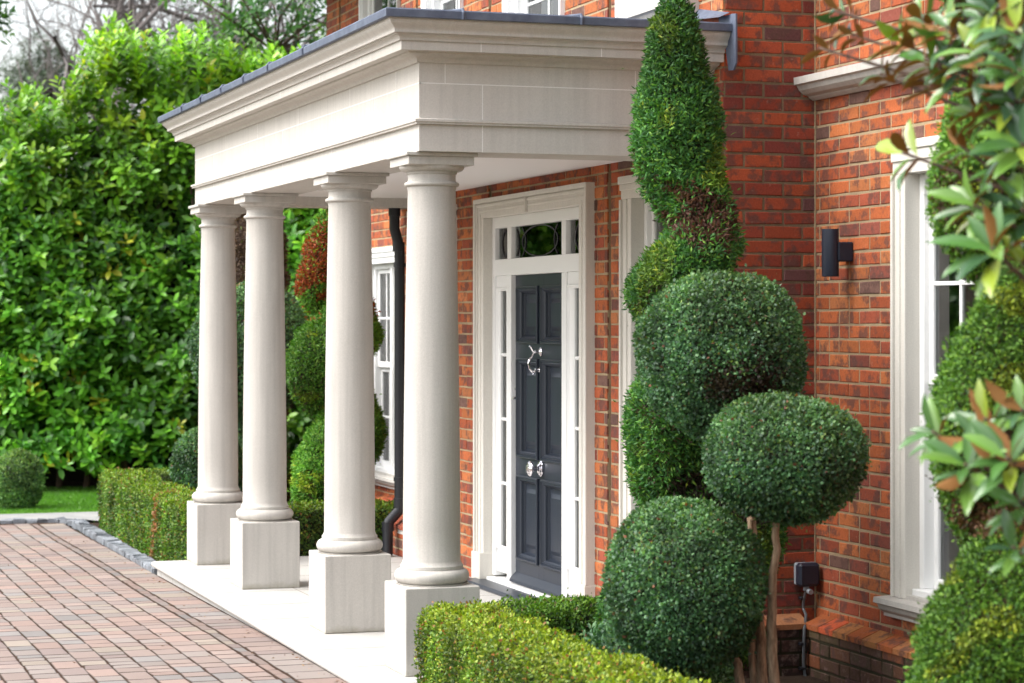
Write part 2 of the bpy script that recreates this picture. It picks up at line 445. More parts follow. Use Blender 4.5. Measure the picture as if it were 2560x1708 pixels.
mb = MB(); mb.box(XL, XL+.3, YB+.46, YW+.4, ZB, ZT); mb.box(XE, XE+.4, YW+.46, 14, ZB, ZT); mb.box(-4.4, -4, YW+.46, 14, ZB, ZT); mb.box(XE, -4, 13.6, 14, ZB, ZT-.01)
mb.build('back_wall', M['mortar'], house)
for gx_0, gp in ((g1, YB), (X_at(1222, YB), YB), (X_at(1040, YB), YB), (X_at(848, YW), YW)):
    st_ = brick_wall('recessed_strip', 'x', gx_0+.002, gx_0+.06, -1.81 if gx_0 == g1 else 1.6, ZT-.01, gp+.052, gp+.058, house, (), SIDE, SIDEW, seed=15, mort='mortar_mid')  # bricks darker than the wall: shade of the recess put into their colour
# corner mortar bead in the re-entrant angle
MB().box(XR+.0, XR+.010, YW-.012, YW-.002, ZB, 3.29).build('mortar_bead', M['mortar'], house)
# plinths
PZ = -1.555
def plinth():
    brick_wall('plinth', 'x', XR+.10, -4.0, ZB, PZ-.055, YW-.10, YW-.02, house, (), DARK, DARKW, seed=21, mort='mortar_dark')
    chamfer_course('plinth_cap', 'x', XR+.10, -4.0, PZ, PZ-.05, YW, .115, house, [(.42, .12, .04), (.40, .17, .06), (.33, .13, .05), (.50, .10, .04)], .16)
    brick_wall('plinth', 'y', YB-.0, YW-.1, ZB, PZ-.055, XR+.10, XR+.02, house, (), [(.05, .03, .025), (.07, .04, .03), (.10, .05, .035)], [.4, .4, .2], seed=22, mort='mortar_dark')
    chamfer_course('plinth_cap', 'y', YB-.0, YW-.1, PZ, PZ-.05, XR, .115, house, [(.33, .15, .07), (.36, .12, .05)], .225)
    brick_wall('plinth', 'x', XL-.08, XL+1.1, -1.805, -1.585, YB-.10, YB-.02, house, (), RED, REDW, seed=23)
    chamfer_course('plinth_cap', 'x', XL-.08, XL+1.1, -1.50, -1.58, YB, .115, house, RED, .112)
    brick_wall('plinth', 'x', XE, XL-.08, ZB, PZ-.055, YW-.10, YW-.02, house, (), RED, REDW, seed=24)
    chamfer_course('plinth_cap', 'x', XE, XL-.08, PZ, PZ-.05, YW, .115, house, RED, .16)
plinth()
mb = MB()
mb.add([(XE-.5, YB-.6, 3.3), (-3.5, YB-.6, 3.3), (-3.5, 14.5, 3.3), (XE-.5, 14.5, 3.3), (XE+3.5, 9.5, 6.3), (-8, 9.5, 6.3)],
       [(0, 1, 2, 3), (0, 1, 5, 4), (1, 2, 5), (2, 3, 4, 5), (3, 0, 4)])
mb.build('roof', plain('roof_tiles', (.10, .05, .04), .8), house)
# air brick
mb = MB(); ax = X_at(2118, YW-.1)
for k in range(5): mb.box(ax, ax+.21, YW-.112, YW-.098, -1.82-.014*k, -1.828-.014*k)
mb.build('air_brick', plain('terracotta_vent', (.10, .045, .04), .8), house)

def wavy(name, x0, x1, z0, z1, Y, mat, parent, amp=.025, freq=14):
    n = max(8, int((x1-x0)*90)); xs = np.linspace(x0, x1, n); ys = Y+amp*np.sin(xs*2*pi*freq/1.0*.8)+amp*.4*np.sin(xs*37)
    V = [(x, y, z) for z in (z0, z1) for x, y in zip(xs, ys)]; V += [(x, y+.006, z) for z in (z0, z1) for x, y in zip(xs, ys)]
    Fc = [(i, i+1, n+i+1, n+i) for i in range(n-1)]+[(2*n+i, 2*n+i+1, 3*n+i+1, 3*n+i) for i in range(n-1)]
    Fc += [(0, 2*n, 3*n, n), (n-1, 3*n-1, 4*n-1, 2*n-1)]
    return mesh_obj(name, V, Fc, mat, parent, smooth=True)
def window(x0, x1, z0, z1, YP, surround=.10, head=.12, cols=2, rows=(.5,), sill=True, stone='surround', lights=2, reveal=.07, proud=.03, cross=True, label=None, headstep=True):
    """stone surround (the part) with frame, sashes, panes, curtain and sill as sub-parts"""
    mb = MB(); s = surround; y0 = YP-proud
    zb = z0
    for (p, q, sg) in ((x0, x0+s, 1), (x1-s, x1, -1)):
        mb.box(p, q, y0, YP+.12, zb, z1-head, .003)
        # inner and outer fillet of the moulded jamb
        e0, e1 = (p-.0, p+.022) if sg == 1 else (q-.022, q)
        mb.box(e0, e1, y0-.016, y0+.002, zb, z1-head-.003, .003)
        m0 = p+s*.55 if sg == 1 else p+s*.30
        mb.box(m0, m0+.014, y0-.008, y0+.002, zb, z1-head-.004, .002)
    mb.box(x0, x1, y0-.002, YP+.12, z1-head, z1-.03, .003)
    if headstep:
        mb.box(x0-.004, x1+.004, y0-.022, YP+.05, z1-.045, z1, .004)
        mb.box(x0, x1, y0-.012, YP+.05, z1-head*.62, z1-.046, .003)
    w = mb.build('window', M[stone], house)
    if label: w['label'] = label
    if sill:
        sb = MB(); sx = .06
        prof = [(.0, z0), (-.075-proud, z0-.006), (-.078-proud, z0-.032), (-.055-proud, z0-.040), (-.045-proud, z0-.065), (-.018-proud, z0-.085), (-.018-proud, z0-.10), (0, z0-.10)]
        V = [(x, YP+p, z) for x in (x0-sx, x1+sx) for p, z in prof]; n = len(prof)
        sb.add(V, [(i, i+1, n+i+1, n+i) for i in range(n-1)]+[tuple(range(n)), tuple(range(n, 2*n))])
        sb.box(x0+s, x1-s, YP-.02, YP+.1, z0-.002, z0+.018)
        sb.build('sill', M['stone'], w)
    X0, X1, Z0, Z1 = x0+s, x1-s, z0+.015, z1-head
    yf = YP+reveal
    fb = MB(); fw = .045
    fb.box(X0, X1, yf-.06, yf+.05, Z0, Z0+.035, .004)      # timber sill
    for (p, q) in ((X0, X0+fw), (X1-fw, X1)): fb.box(p, q, yf-.02, yf+.08, Z0+.035, Z1, .004)
    fb.box(X0+fw, X1-fw, yf-.02, yf+.08, Z1-fw, Z1, .004)
    wl = (X1-X0-2*fw)/lights; panes = []
    for L in range(lights):
        a = X0+fw+wl*L; b = a+wl
        if L: fb.box(a-.03, a+.03, yf-.022, yf+.08, Z0+.035, Z1-fw, .004)
        ia = a+(.03 if L else 0); ib = b-(.03 if L < lights-1 else 0)
        zm = Z0+(Z1-Z0)*.5
        for (c0, c1, yy) in ((Z0+.035, zm, yf+.035), (zm, Z1-fw, yf+.008)):
            sw = .04
            fb.box(ia, ia+sw, yy, yy+.035, c0, c1, .004); fb.box(ib-sw, ib, yy, yy+.035, c0, c1, .004)
            fb.box(ia+sw, ib-sw, yy, yy+.035, c0, c0+sw+.012, .004); fb.box(ia+sw, ib-sw, yy, yy+.035, c1-sw, c1, .004)
            mid = (c0+c1)/2+.0
            fb.box(ia+sw, ib-sw, yy+.006, yy+.03, mid-.010, mid+.010, .003)
            nb = cols
            for k in range(1, nb):
                xx = ia+sw+(ib-ia-2*sw)*k/nb; fb.box(xx-.010, xx+.010, yy+.007, yy+.029, c0+sw, c1-sw, .003)
            panes.append((ia+sw, ib-sw, c0+sw, c1-sw, yy+.016))
    fb.build('frame', M['white'], w)
    for (a, b, c, d, y) in panes: MB().box(a, b, y, y+.004, c, d).build('pane', M['glass'], w)
    wid = X1-X0
    wavy('curtain', X0+.02, X0+wid*.33, Z0+.03, Z1-.02, yf+.16, M['curtain'], w)
    wavy('curtain', X1-wid*.33, X1-.02, Z0+.03, Z1-.02, yf+.16, M['curtain'], w)
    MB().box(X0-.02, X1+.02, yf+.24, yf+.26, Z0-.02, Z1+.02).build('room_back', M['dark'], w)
    return w
window(WX0, WX1, -1.365, .875, YW, .12, .16, 2, lights=2, reveal=.07, proud=.03, label='large white window right of the wall lamp')
window(fx0-.25, fx1, -1.37, .64, YW, .05, .14, 2, stone='white', lights=2, reveal=.05, label='white window seen between the columns')
window(lw0, lw1, -1.6, .83, YB, .15, .13, 2, lights=1, reveal=.07, label='narrow window right of the front door')
window(ll0, ll1, -1.6, .83, YB, .15, .13, 2, lights=1, reveal=.07)
for a, b in upw: window(a, b, 1.75, 3.15, YB, .07, .12, 2, stone='white', lights=1, reveal=.05, headstep=False, proud=.02)
window(ux0, ux1, 1.75, 3.15, YW, .07, .12, 2, stone='white', lights=1, reveal=.05, headstep=False, proud=.02)
# stone hood on the main wall
hp = [(0, 1.295), (-.13, 1.283), (-.13, 1.245), (-.112, 1.238), (-.10, 1.215), (-.075, 1.195), (-.045, 1.185), (-.04, 1.178), (-.02, 1.165), (0, 1.165)]
n = len(hp); V = [(x, YW-.003+p, z) for x in (XR+.006, -9.42) for p, z in hp]
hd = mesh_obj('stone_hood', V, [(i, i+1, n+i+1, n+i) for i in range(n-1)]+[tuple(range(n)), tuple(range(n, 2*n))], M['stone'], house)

# ---- door surround, frame, door
zT = .83
mb = MB(); YS = YB-.045
for (p, q, sg) in ((DX0, DX0+.17, 1), (DX1-.17, DX1, -1)):
    mb.box(p, q, YS, YB+.12, -1.66, .70, .003)
    for off, wd, pr in ((0, .03, .02), (.036, .02, .010), (.105, .016, .006)):
        a = p+off if sg == 1 else q-off-wd
        mb.box(a, a+wd, YS-pr, YS+.002, -1.60, zT-off-.001, .003)
    mb.box(p-.012, q+.004, YS-.028, YB+.12, -1.81, -1.60, .004)
mb.box(DX0, DX1, YS-.001, YB+.12, .70, zT, .003)
for off, wd, pr in ((0, .03, .021), (.036, .02, .011), (.075, .016, .006)):
    mb.box(DX0+off+.01, DX1-off-.01, YS-pr, YS+.002, zT-off-wd, zT-off, .003)
mb.box((DX0+DX1)/2-.004, (DX0+DX1)/2+.0, YS-.0225, YS-.001, .70, zT-.001)
sur = mb.build('door_surround', M['surround'], house)
FX0, FX1 = DX0+.17, DX1-.17; YF = YB+.02
dx0, dx1 = X_at(1289, YF+.035), X_at(1416.5, YF+.035)
fb = MB(); 
def bar(x0, x1, z0, z1, y=YF, d=.08): fb.box(x0, x1, y, y+d, z0, z1, .004)
zd1, zd0 = .300, -1.752
bar(FX0, FX0+.055, -1.75, .70); bar(FX1-.055, FX1, -1.75, .70)
bar(FX0+.055, FX1-.055, .625, .70)                 # head
bar(FX0+.055, FX1-.055, zd1, .412)                 # transom rail
sl0, sl1 = FX0+.055, dx0-.085; sr0, sr1 = dx1+.085, FX1-.055
bar(dx0-.085, dx0, -1.75, zd1); bar(dx1, dx1+.085, -1.75, zd1)
bar(dx0-.075, dx0+.0, .412, .625); bar(dx1, dx1+.075, .412, .625)
panes = [(dx0, dx1, .412, .625), (sl0, dx0-.075, .412, .625), (dx1+.075, sr1, .412, .625)]
for a, b in ((sl0, sl1), (sr0, sr1)):
    w = b-a; ga, gb = a+w*.30, b-w*.10
    bar(a, b, .22, zd1, YF+.012); bar(a, b, -1.72, -1.56, YF+.020)
    bar(a, ga, -1.56, .22, YF+.016); bar(gb, b, -1.56, .22, YF+.016)
    fb.rect_mould(a+.004, b-.004, -1.56, .22, YF+.016, [(0, 0), (.0, .010), (.012, .012), (.02, .004), (.024, 0)])
    for k in range(1, 4):
        z = .20-.4375*k; bar(ga, gb, z-.011, z+.011, YF+.022, .02)
    panes.append((ga, gb, -1.56, .22))
frame = fb.build('door_frame', M['white'], house)
for i, (a, b, c, d) in enumerate(panes): MB().box(a, b, YF+.034, YF+.038, c, d).build('pane', M['glass'], frame)
for a, b in ((sl0, sl1), (sr0, sr1)): wavy('curtain', a, b, -1.6, .25, YF+.12, M['blind'], frame, .015, 16)
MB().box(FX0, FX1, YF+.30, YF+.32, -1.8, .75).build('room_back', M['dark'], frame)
cb = MB()
def arc(cx, cz, rx, rz, t0, t1, x0, x1):
    pts = []
    for k in range(41):
        t = t0+(t1-t0)*k/40; x = cx+rx*cos(t); z = cz+rz*sin(t)
        if x0 < x < x1 and .415 < z < .623: pts.append((x, YF+.030, z))
        elif len(pts) > 1: cb.tube(pts, .0042, 5); pts = []
        else: pts = []
    if len(pts) > 1: cb.tube(pts, .0042, 5)
fc = (dx0+dx1)/2; zc = .518; fw = dx1-dx0
arc(fc, zc, fw*.35, .101, 0, 2*pi, dx0, dx1)
for s in (-1, 1):
    arc(fc+s*fw*.62, zc, fw*.34, .16, 0, 2*pi, dx0, dx1)
    arc(fc+s*fw*.62, zc, fw*.20, .15, 0, 2*pi, dx0, dx1)
for a, b in ((sl0, dx0-.075), (dx1+.075, sr1)):
    for s in (0, 1):
        arc(a if s else b, zc, (b-a)*.72, .13, 0, 2*pi, a, b)
cb.build('lead_came', M['leadcame'], frame)
MB().box(FX0+.005, FX1-.005, YF-.045, YF+.10, -1.790, -1.760, .004).build('threshold', M['white'], frame)
MB().box(DX0+.08, DX1-.08, YB-.17, YB-.028, -1.808, -1.778, .006).build('door_step', M['door'], house)
# door leaf
YD = YF+.035
def DXp(px): return X_at(px, YD)
mb = MB(); mb.box(dx0+.003, dx1-.003, YD+.036, YD+.055, zd0, zd1-.003)
cxs = [(DXp(1297), DXp(1349.5)), (DXp(1357), DXp(1413))]
rws = [(-.155, .222), (-.915, -.255), (-1.60, -1.035)]
xs = [dx0+.003, cxs[0][0]+.02, cxs[0][1]-.02, cxs[1][0]+.02, cxs[1][1]-.02, dx1-.003]
for (p, q) in ((xs[0], xs[1]), (xs[2], xs[3]), (xs[4], xs[5])): mb.box(p, q, YD, YD+.036, zd0, zd1-.003, .001)
zs = [zd0, rws[2][0]+.02, rws[2][1]-.02, rws[1][0]+.02, rws[1][1]-.02, rws[0][0]+.02, rws[0][1]-.02, zd1-.003]
for (p, q) in ((xs[1], xs[2]), (xs[3], xs[4])):
    for k in (0, 2, 4, 6): mb.box(p, q, YD, YD+.036, zs[k], zs[k+1], .001)
for (p, q) in cxs:
    for (a, b) in rws:
        mb.rect_mould(p, q, a, b, YD, [(0, -.001), (.0, .018), (.005, .024), (.014, .024), (.019, .012), (.027, .015), (.034, .004), (.042, -.004), (.046, -.020), (.052, -.034)])
        mb.rect_mould(p, q, a, b, YD, [(.052, -.034), (.085, -.030), (.112, -.016), (.113, -.016)])
        mb.add([(p+.113, YD+.016, a+.113), (q-.113, YD+.016, a+.113), (q-.113, YD+.016, b-.113), (p+.113, YD+.016, b-.113)], [(0, 1, 2, 3)])
mb.add([(dx0+.003, YD-.001, zd0+.062), (dx1-.003, YD-.001, zd0+.062), (dx1-.003, YD-.045, zd0+.018), (dx0+.003, YD-.045, zd0+.018), (dx1-.003, YD-.045, zd0), (dx0+.003, YD-.045, zd0), (dx1-.003, YD, zd0), (dx0+.003, YD, zd0)],
       [(0, 1, 2, 3), (3, 2, 4, 5), (5, 4, 6, 7), (0, 3, 5, 7), (1, 6, 4, 2)])
door = mb.build('front_door', M['door'], house); door['label'] = 'slate blue six-panel front door'
kx = DXp(1353.5); kz = (800-1170)/F*14.85
pr = [(.0, 0), (.052, .0), (.054, .006), (.046, .010), (.044, .014), (.034, .018), (.032, .022), (.016, .028), (.013, .045), (.016, .055), (.036, .060), (.048, .068), (.050, .078), (.044, .086), (.034, .090), (.032, .094), (.020, .098), (.010, .101), (.001, .102)]
autosmooth(MB().lathe((kx, YD-.002, kz), 0, [(max(r, .001), y) for r, y in pr], 32, 'y').build('knob', M['chrome'], door))
nz1, nz2 = (800-880)/F*14.85, (800-925)/F*14.85
nb = MB()
for z, rr in ((nz1, .030), (nz2, .026)):
    nb.lathe((kx, YD-.002, z), 0, [(.001, 0), (rr, 0), (rr, .006), (rr*.6, .012), (.010, .018), (.008, .035), (.012, .042), (.001, .046)], 24, 'y')
def yz(pts): return [(kx, YD-o, z) for o, z in pts]
nb.tube(yz([(.035, nz1), (.055, nz1-.012), (.066, nz1-.035), (.080, nz1-.046), (.087, nz1-.075), (.080, nz1-.105), (.066, nz1-.125), (.050, nz1-.135), (.040, nz2)]), [.006, .006, .007, .008, .009, .009, .008, .007, .006], 8)
nb.tube(yz([(.045, nz1-.005), (.060, nz1+.012), (.072, nz1+.034), (.082, nz1+.040)]), [.006, .007, .006, .007], 8)
nb.tube(yz([(.050, nz2-.004), (.052, nz2-.022), (.058, nz2-.030)]), [.006, .005, .006], 8)
autosmooth(nb.build('knocker', M['chrome'], door))
lx = DXp(1292); lz = (800-980)/F*15.2
lb = MB(); lb.lathe((lx+.012, YD-.001, lz+.02), 0, [(.001, 0), (.020, 0), (.020, .006), (.012, .010), (.010, .016), (.001, .017)], 20, 'y')
lb.box(lx, lx+.024, YD-.012, YD-.001, lz-.045, lz+.02, .003); lb.box(lx, lx+.024, YD-.034, YD-.011, lz-.05, lz-.035, .004)
lb.build('lock', M['chrome'], door)
# downpipe
dpx = X_at(999, YB-.09); yp = YB-.09
pb = MB(); pb.tube([(dpx-.02, yp-.035, .92), (dpx-.02, yp-.035, .70), (dpx-.005, yp-.012, .60), (dpx, yp, .52), (dpx, yp, -1.42), (dpx, yp-.005, -1.46), (dpx, yp-.085, -1.545), (dpx, yp-.095, -1.60), (dpx, yp-.095, -1.80)], .0405, 20)
for z, dy in ((.83, -.035), (.56, -.008), (-1.40, 0), (-1.58, -.093)):
    pb.tube([(dpx-(.02 if z > .7 else 0), yp+dy, z-.035), (dpx-(.02 if z > .7 else 0), yp+dy, z+.035)], .047, 20)
pipe = autosmooth(pb.build('downpipe', M['black'], house))
for z in (.42, -1.22): 
    b_ = MB(); b_.tube([(dpx, yp, z-.016), (dpx, yp, z+.016)], .0475, 20); b_.box(dpx-.03, dpx+.09, yp+.04, YB, z-.014, z+.014); b_.build('bracket', M['black'], pipe)

# ================================================================== PORTICO
PX0, PX1, PY = -17.01, -11.05, 3.263
por = empty('portico', (-14.03, 4.0, -1.81), 'pale stone portico with four round columns carrying a moulded entablature over the front door', 'portico')
def sweep(prof, YE=YB-.004, x0=PX0, x1=PX1, y=PY):
    V = []; Fc = []
    for p, z in prof: V += [(x1+p, YE, z), (x1+p, y-p, z), (x0-p, y-p, z), (x0-p, YE, z)]
    for i in range(len(prof)-1):
        for k in range(3): Fc.append((i*4+k, i*4+k+1, (i+1)*4+k+1, (i+1)*4+k))
    n = len(prof); Fc.append(tuple(i*4 for i in range(n))); Fc.append(tuple(i*4+3 for i in range(n)))
    return V, Fc
def curve(p0, p1, kind, n=6):
    out = []
    for i in range(n+1):
        t = i/n
        if kind == 'ovolo': u, w = sin(t*pi/2), 1-cos(t*pi/2)
        elif kind == 'cavetto': u, w = 1-cos(t*pi/2), sin(t*pi/2)
        else: u, w = .5-.5*cos(pi*t), t       # cyma
        out.append((p0[0]+(p1[0]-p0[0])*u, p0[1]+(p1[1]-p0[1])*w))
    return out
ent = [(-.36, .93), (-.36, .856), (0, .856), (0, .992), (.020, .992), (.020, 1.000), (.028, 1.004), (.028, 1.016), (.004, 1.022), (0, 1.022), (0, 1.303), (.012, 1.303)]
ent += curve((.014, 1.306), (.050, 1.332), 'cavetto')+[(.056, 1.334)]+curve((.058, 1.336), (.080, 1.350), 'ovolo')+[(.131, 1.350), (.131, 1.396), (.142, 1.396)]
ent += curve((.142, 1.397), (.168, 1.424), 'cavetto')+[(.168, 1.430), (.180, 1.430), (.180, 1.440)]+curve((.180, 1.441), (.212, 1.488), 'cyma', 8)+[(.216, 1.490), (.216, 1.506), (-.36, 1.506)]
V, Fc = sweep(ent)
eo = autosmooth(mesh_obj('entablature', V, Fc, M['stone_front'], por), 25)
jb = MB()   # mortar joints
jz = 1.200
jb.box(PX0, PX1+.0008, PY-.0008, PY+.01, jz-.0022, jz+.0022); jb.box(PX1-.01, PX1+.0008, PY, YB-.01, jz-.0022, jz+.0022)
for x in (-16.3, -15.25, -14.1, -12.85, -11.9):
    jb.box(x-.0018, x+.0018, PY-.0008, PY+.01, 1.023, jz); jb.box(x+.42, x+.4236, PY-.0008, PY+.01, jz, 1.302); jb.box(x-.002, x+.002, PY-.0008, PY+.01, .857, .991)
for y in (3.60, 4.45):
    jb.box(PX1-.01, PX1+.0008, y-.0018, y+.0018, 1.023, jz); jb.box(PX1-.01, PX1+.0008, y-.0018, y+.0018, .857, .991)
for y in (3.40, 4.44): jb.box(PX1-.01, PX1+.0008, y-.0018, y+.0018, jz, 1.302)
for x in (-16.6, -15.6, -14.6, -13.6, -12.6, -11.7):
    jb.box(x-.002, x+.002, PY-.1318, PY-.12, 1.351, 1.395)
for y in (3.55, 4.2): jb.box(PX1+.12, PX1+.1318, y-.002, y+.002, 1.351, 1.395)
jb.build('mortar_joint', M['joint'], eo)
lp = [(.17, 1.508), (.232, 1.496), (.240, 1.500), (.242, 1.535), (.236, 1.542), (.10, 1.556), (-.36, 1.60)]
V, Fc = sweep(lp, YB-.006)
n = len(lp)
k = (n-1)*4; Fc.append((k, k+1, k+2, k+3))
lo = mesh_obj('lead_roof', V, Fc, M['lead'], por)
x = PX0+.35
for x in (-16.25, -15.55, -14.85, -14.15, -13.45, -12.55): MB().tube([(x, PY-.243, 1.497), (x, PY-.248, 1.53), (x, PY-.235, 1.548), (x, PY+.2, 1.585)], .008, 8).build('lead_roll', M['lead'], lo)
for y in (3.42, 4.05, 4.62): MB().tube([(PX1+.243, y, 1.497), (PX1+.248, y, 1.53), (PX1+.235, y, 1.548), (PX1-.2, y, 1.585)], .008, 8).build('lead_roll', M['lead'], lo)
lb = MB(); 
lb.add([(PX1-.3, YB-.004, 1.59), (XR+.125, YB-.004, 1.59), (XR+.17, YB-.004, 1.585), (XR+.17, YB-.004, 1.33), (XR+.14, YB-.004, 1.295), (XR+.08, YB-.004, 1.30), (XR+.06, YB-.004, 1.36), (XR+.02, YB-.004, 1.50), (PX1-.3, YB-.004, 1.52)]+
       [(PX1-.3, YB+.006, 1.59), (XR+.125, YB+.006, 1.59), (XR+.17, YB+.006, 1.585), (XR+.17, YB+.006, 1.33), (XR+.14, YB+.006, 1.295), (XR+.08, YB+.006, 1.30), (XR+.06, YB+.006, 1.36), (XR+.02, YB+.006, 1.50), (PX1-.3, YB+.006, 1.52)],
       [tuple(range(9)), tuple(range(9, 18))]+[(i, (i+1) % 9, 9+(i+1) % 9, 9+i) for i in range(9)])
lb.add([(PX1-.2, YB-.06, 1.605), (XR+.09, YB-.06, 1.575), (XR+.10, YB-.006, 1.60), (PX1-.2, YB-.006, 1.67)], [(0, 1, 2, 3)])
lb.build('lead_flashing', M['lead'], lo)
MB().box(PX0+.34, PX1-.34, PY+.34, YB-.006, .925, .95).build('ceiling', M['ceiling'], por)
for dx in (-15.67, -12.38):
    dl = MB().lathe(dx, 3.93, [(.050, .9245), (.050, .918), (.042, .916), (.036, .9243)], 28, close=False).build('downlight', M['white'], por)
    MB().lathe(dx, 3.93, [(.001, .9235), (.036, .9235), (.036, .9243)], 20, close=False).build('lens', M['grey'], dl)
# platform
px0, px1, pyf = -17.03, -10.96, 2.945
zt = -1.81
np_ = [(0, zt-.002), (.0, zt)]
prof = [(.030, -2.05), (.030, zt-.048), (.004, zt-.046)]
for k in range(7):
    a = -pi/2+pi*k/6; prof.append((.012-.022*cos(a), zt-.023+.023*sin(a)))
prof.append((.05, zt))
V = []; Fc = []
n = len(prof)
for o, z in prof: V += [(px0+o, YB, z), (px0+o, pyf+o, z), (px1-o, pyf+o, z), (px1-o, YB, z)]
for i in range(n-1):
    for k in range(3): Fc.append((i*4+k, i*4+k+1, (i+1)*4+k+1, (i+1)*4+k))
k = (n-1)*4; Fc.append((k, k+1, k+2, k+3))
plat = autosmooth(mesh_obj('stone_step', V, Fc, M['floor'], por), 40)
jb = MB()
for x in (-16.35, -15.72, -14.9, -14.2, -13.5, -12.75, -12.15, -11.5): jb.box(x-.003, x+.003, pyf+.05, YB-.01, zt-.003, zt+.0006)
for y in (3.55, 4.25): jb.box(px0+.05, px1-.05, y-.003, y+.003, zt-.003, zt+.0005)
jb.build('floor_joint', M['joint_and_shade'], plat)
jb = MB(); x = px0+.2
while x < px1: jb.box(x-.0018, x+.0018, pyf+.0292, pyf+.04, -2.0, zt-.05); x += .46
jb.box(px0+.04, px1-.04, pyf+.0285, pyf+.04, zt-.0560, zt-.0475)  # shadow line under the nosing, painted as a dark strip
jb.build('riser_joint_and_shade', M['joint_and_shade'], plat)
# columns
def make_column(cx, cy, parent):
    z0 = -1.81
    rb, rt = .149, .124
    pr = [(.185, z0+.447), (.190, z0+.455)]
    for k in range(9):
        a = -pi/2+pi*k/8; pr.append((.158+.037*cos(a), z0+.490+.037*sin(a)))
    pr += [(.163, z0+.528), (.163, z0+.545), (.156, z0+.552), (.151, z0+.565)]
    for k in range(13):
        t = k/12; z = z0+.57+(2.480-.57)*t; r = rb+(rt-rb)*(t**1.7); pr.append((r, z))
    pr += [(.1275, z0+2.489), (.1275, z0+2.496)]
    for k in range(7):
        a = -pi/2+pi*k/6; pr.append((.130+.013*cos(a), z0+2.510+.012*sin(a)))
    pr += [(.126, z0+2.524), (.124, z0+2.532), (.124, z0+2.560), (.131, z0+2.563), (.131, z0+2.572)]
    for k in range(7):
        a = k/6*pi/2; pr.append((.134+.036*sin(a), z0+2.602-.028*cos(a)))
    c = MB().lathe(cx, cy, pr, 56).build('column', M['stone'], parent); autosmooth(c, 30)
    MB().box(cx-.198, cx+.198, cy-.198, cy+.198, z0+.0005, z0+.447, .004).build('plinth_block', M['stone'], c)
    a = MB(); a.box(cx-.175, cx+.175, cy-.175, cy+.175, z0+2.602, z0+2.646, .002); a.box(cx-.190, cx+.190, cy-.190, cy+.190, z0+2.646, z0+2.6655, .003)
    a.build('abacus', M['stone'], c)
    return c
cxs_ = [-11.285, -12.955, -15.23, -16.82]
col0 = make_column(cxs_[0], 3.40, por)
for cx in cxs_[1:]:
    c = col0.copy(); COL.objects.link(c); c.parent = por; c.location = (col0.location[0]+cx-cxs_[0], col0.location[1], col0.location[2]); c['group'] = 'columns of the portico'
    for ch in list(col0.children):
        k = ch.copy(); COL.objects.link(k); k.parent = c
col0['group'] = 'columns of the portico'

# ================================================================== wall lamp, socket box
la = empty('wall_lamp', (X_at(2133, YW)+.0, YW-.06, .35-.12), 'dark blue-black cylinder up-and-down lamp on the brick wall beside the window', 'lamp')
lx = X_at(2126, YW); lz = .345
lc = MB(); lc.lathe(lx, YW-.115, [(.040, lz-.118), (.043, lz-.122), (.044, lz-.118), (.044, lz+.118), (.043, lz+.122), (.040, lz+.118), (.036, lz+.09)], 40)
autosmooth(lc.build('lamp_body', M['lamp'], la))
MB().box(lx-.045, lx+.045, YW-.090, YW-.005, lz-.045, lz+.055, .006).build('bracket', M['lamp'], la)
so = empty('socket_box', (XR+.04, YW-.08, -1.42), 'dark outdoor socket box with grey cover side and cable in the brick corner', 'socket')
sz = -1.345
MB().box(XR+.004, XR+.04, YW-.135, YW-.012, sz-.058, sz+.060, .008).build('back_box', M['grey'], so)
MB().box(XR+.036, XR+.095, YW-.142, YW-.020, sz-.062, sz+.062, .014).build('cover', M['navy'], so)
gb = MB(); gb.tube([(XR+.055, YW-.085, sz-.06), (XR+.055, YW-.085, sz-.085)], .016, 14); gb.tube([(XR+.085, YW-.085, sz-.085), (XR+.11, YW-.083, sz-.088)], .014, 14)
gb.build('cable_gland', M['grey'], so)
cpts = [(XR+.055, YW-.085, sz-.085), (XR+.025, YW-.085, -1.49), (XR+.022, YW-.085, -1.53), (XR+.05, YW-.083, -1.56), (XR+.128, YW-.10-.03, -1.62), (XR+.13, YW-.135, -1.68), (XR+.126, YW-.135, -1.80), (XR+.13, YW-.13, -1.86), (XR+.16, YW-.11, -1.93), (XR+.18, YW-.10, -2.0)]
cab = autosmooth(MB().tube(cpts, .008, 10).build('cable', M['cable'], so))
for (x, y, z) in ((XR+.018, YW-.085, -1.475), (XR+.118, YW-.135, -1.70), (XR+.118, YW-.135, -1.83)):
    MB().box(x-.014, x+.018, y-.022, y+.012, z-.008, z+.008, .003).build('cable_clip', M['black'], so)

# ================================================================== GROUND
def sheet(name, pts, mat, dz=0.0, kind='structure', thick=None):
    V = [(x, y, zg(x)+dz) for x, y in pts]; o = mesh_obj(name, V, [tuple(range(len(V)))], mat); o['kind'] = kind; return o
gx = [-400, -80, -60, -40, -20, 0, 20, 60, 400]
V = []; Fc = []
for x in gx:
    zz = zg(max(-60, min(20, x)))-.10
    V += [(x, -400, zz), (x, 400, zz)]
for i in range(len(gx)-1): Fc.append((2*i, 2*i+1, 2*i+3, 2*i+2))
mesh_obj('ground', V, Fc, M['ground'])['kind'] = 'structure'
# driveway
r = np.random.default_rng(5)
A0, A1, B0, B1, CC = [], [], [], [], []
DP = np.array([(.275, .215, .19), (.252, .215, .195), (.288, .212, .183), (.290, .245, .205), (.238, .188, .172), (.225, .208, .198)])
DW = [.28, .24, .2, .10, .09, .09]
def put(x0, x1, y0, y1, mul=1.0):
    A0.append(x0); A1.append(x1); B0.append(y0); B1.append(y1); CC.append(DP[r.choice(6, p=DW)]*r.uniform(.88, 1.12)*mul)
XD0, XD1 = -22.15, -1.0
ye = pyf+.022
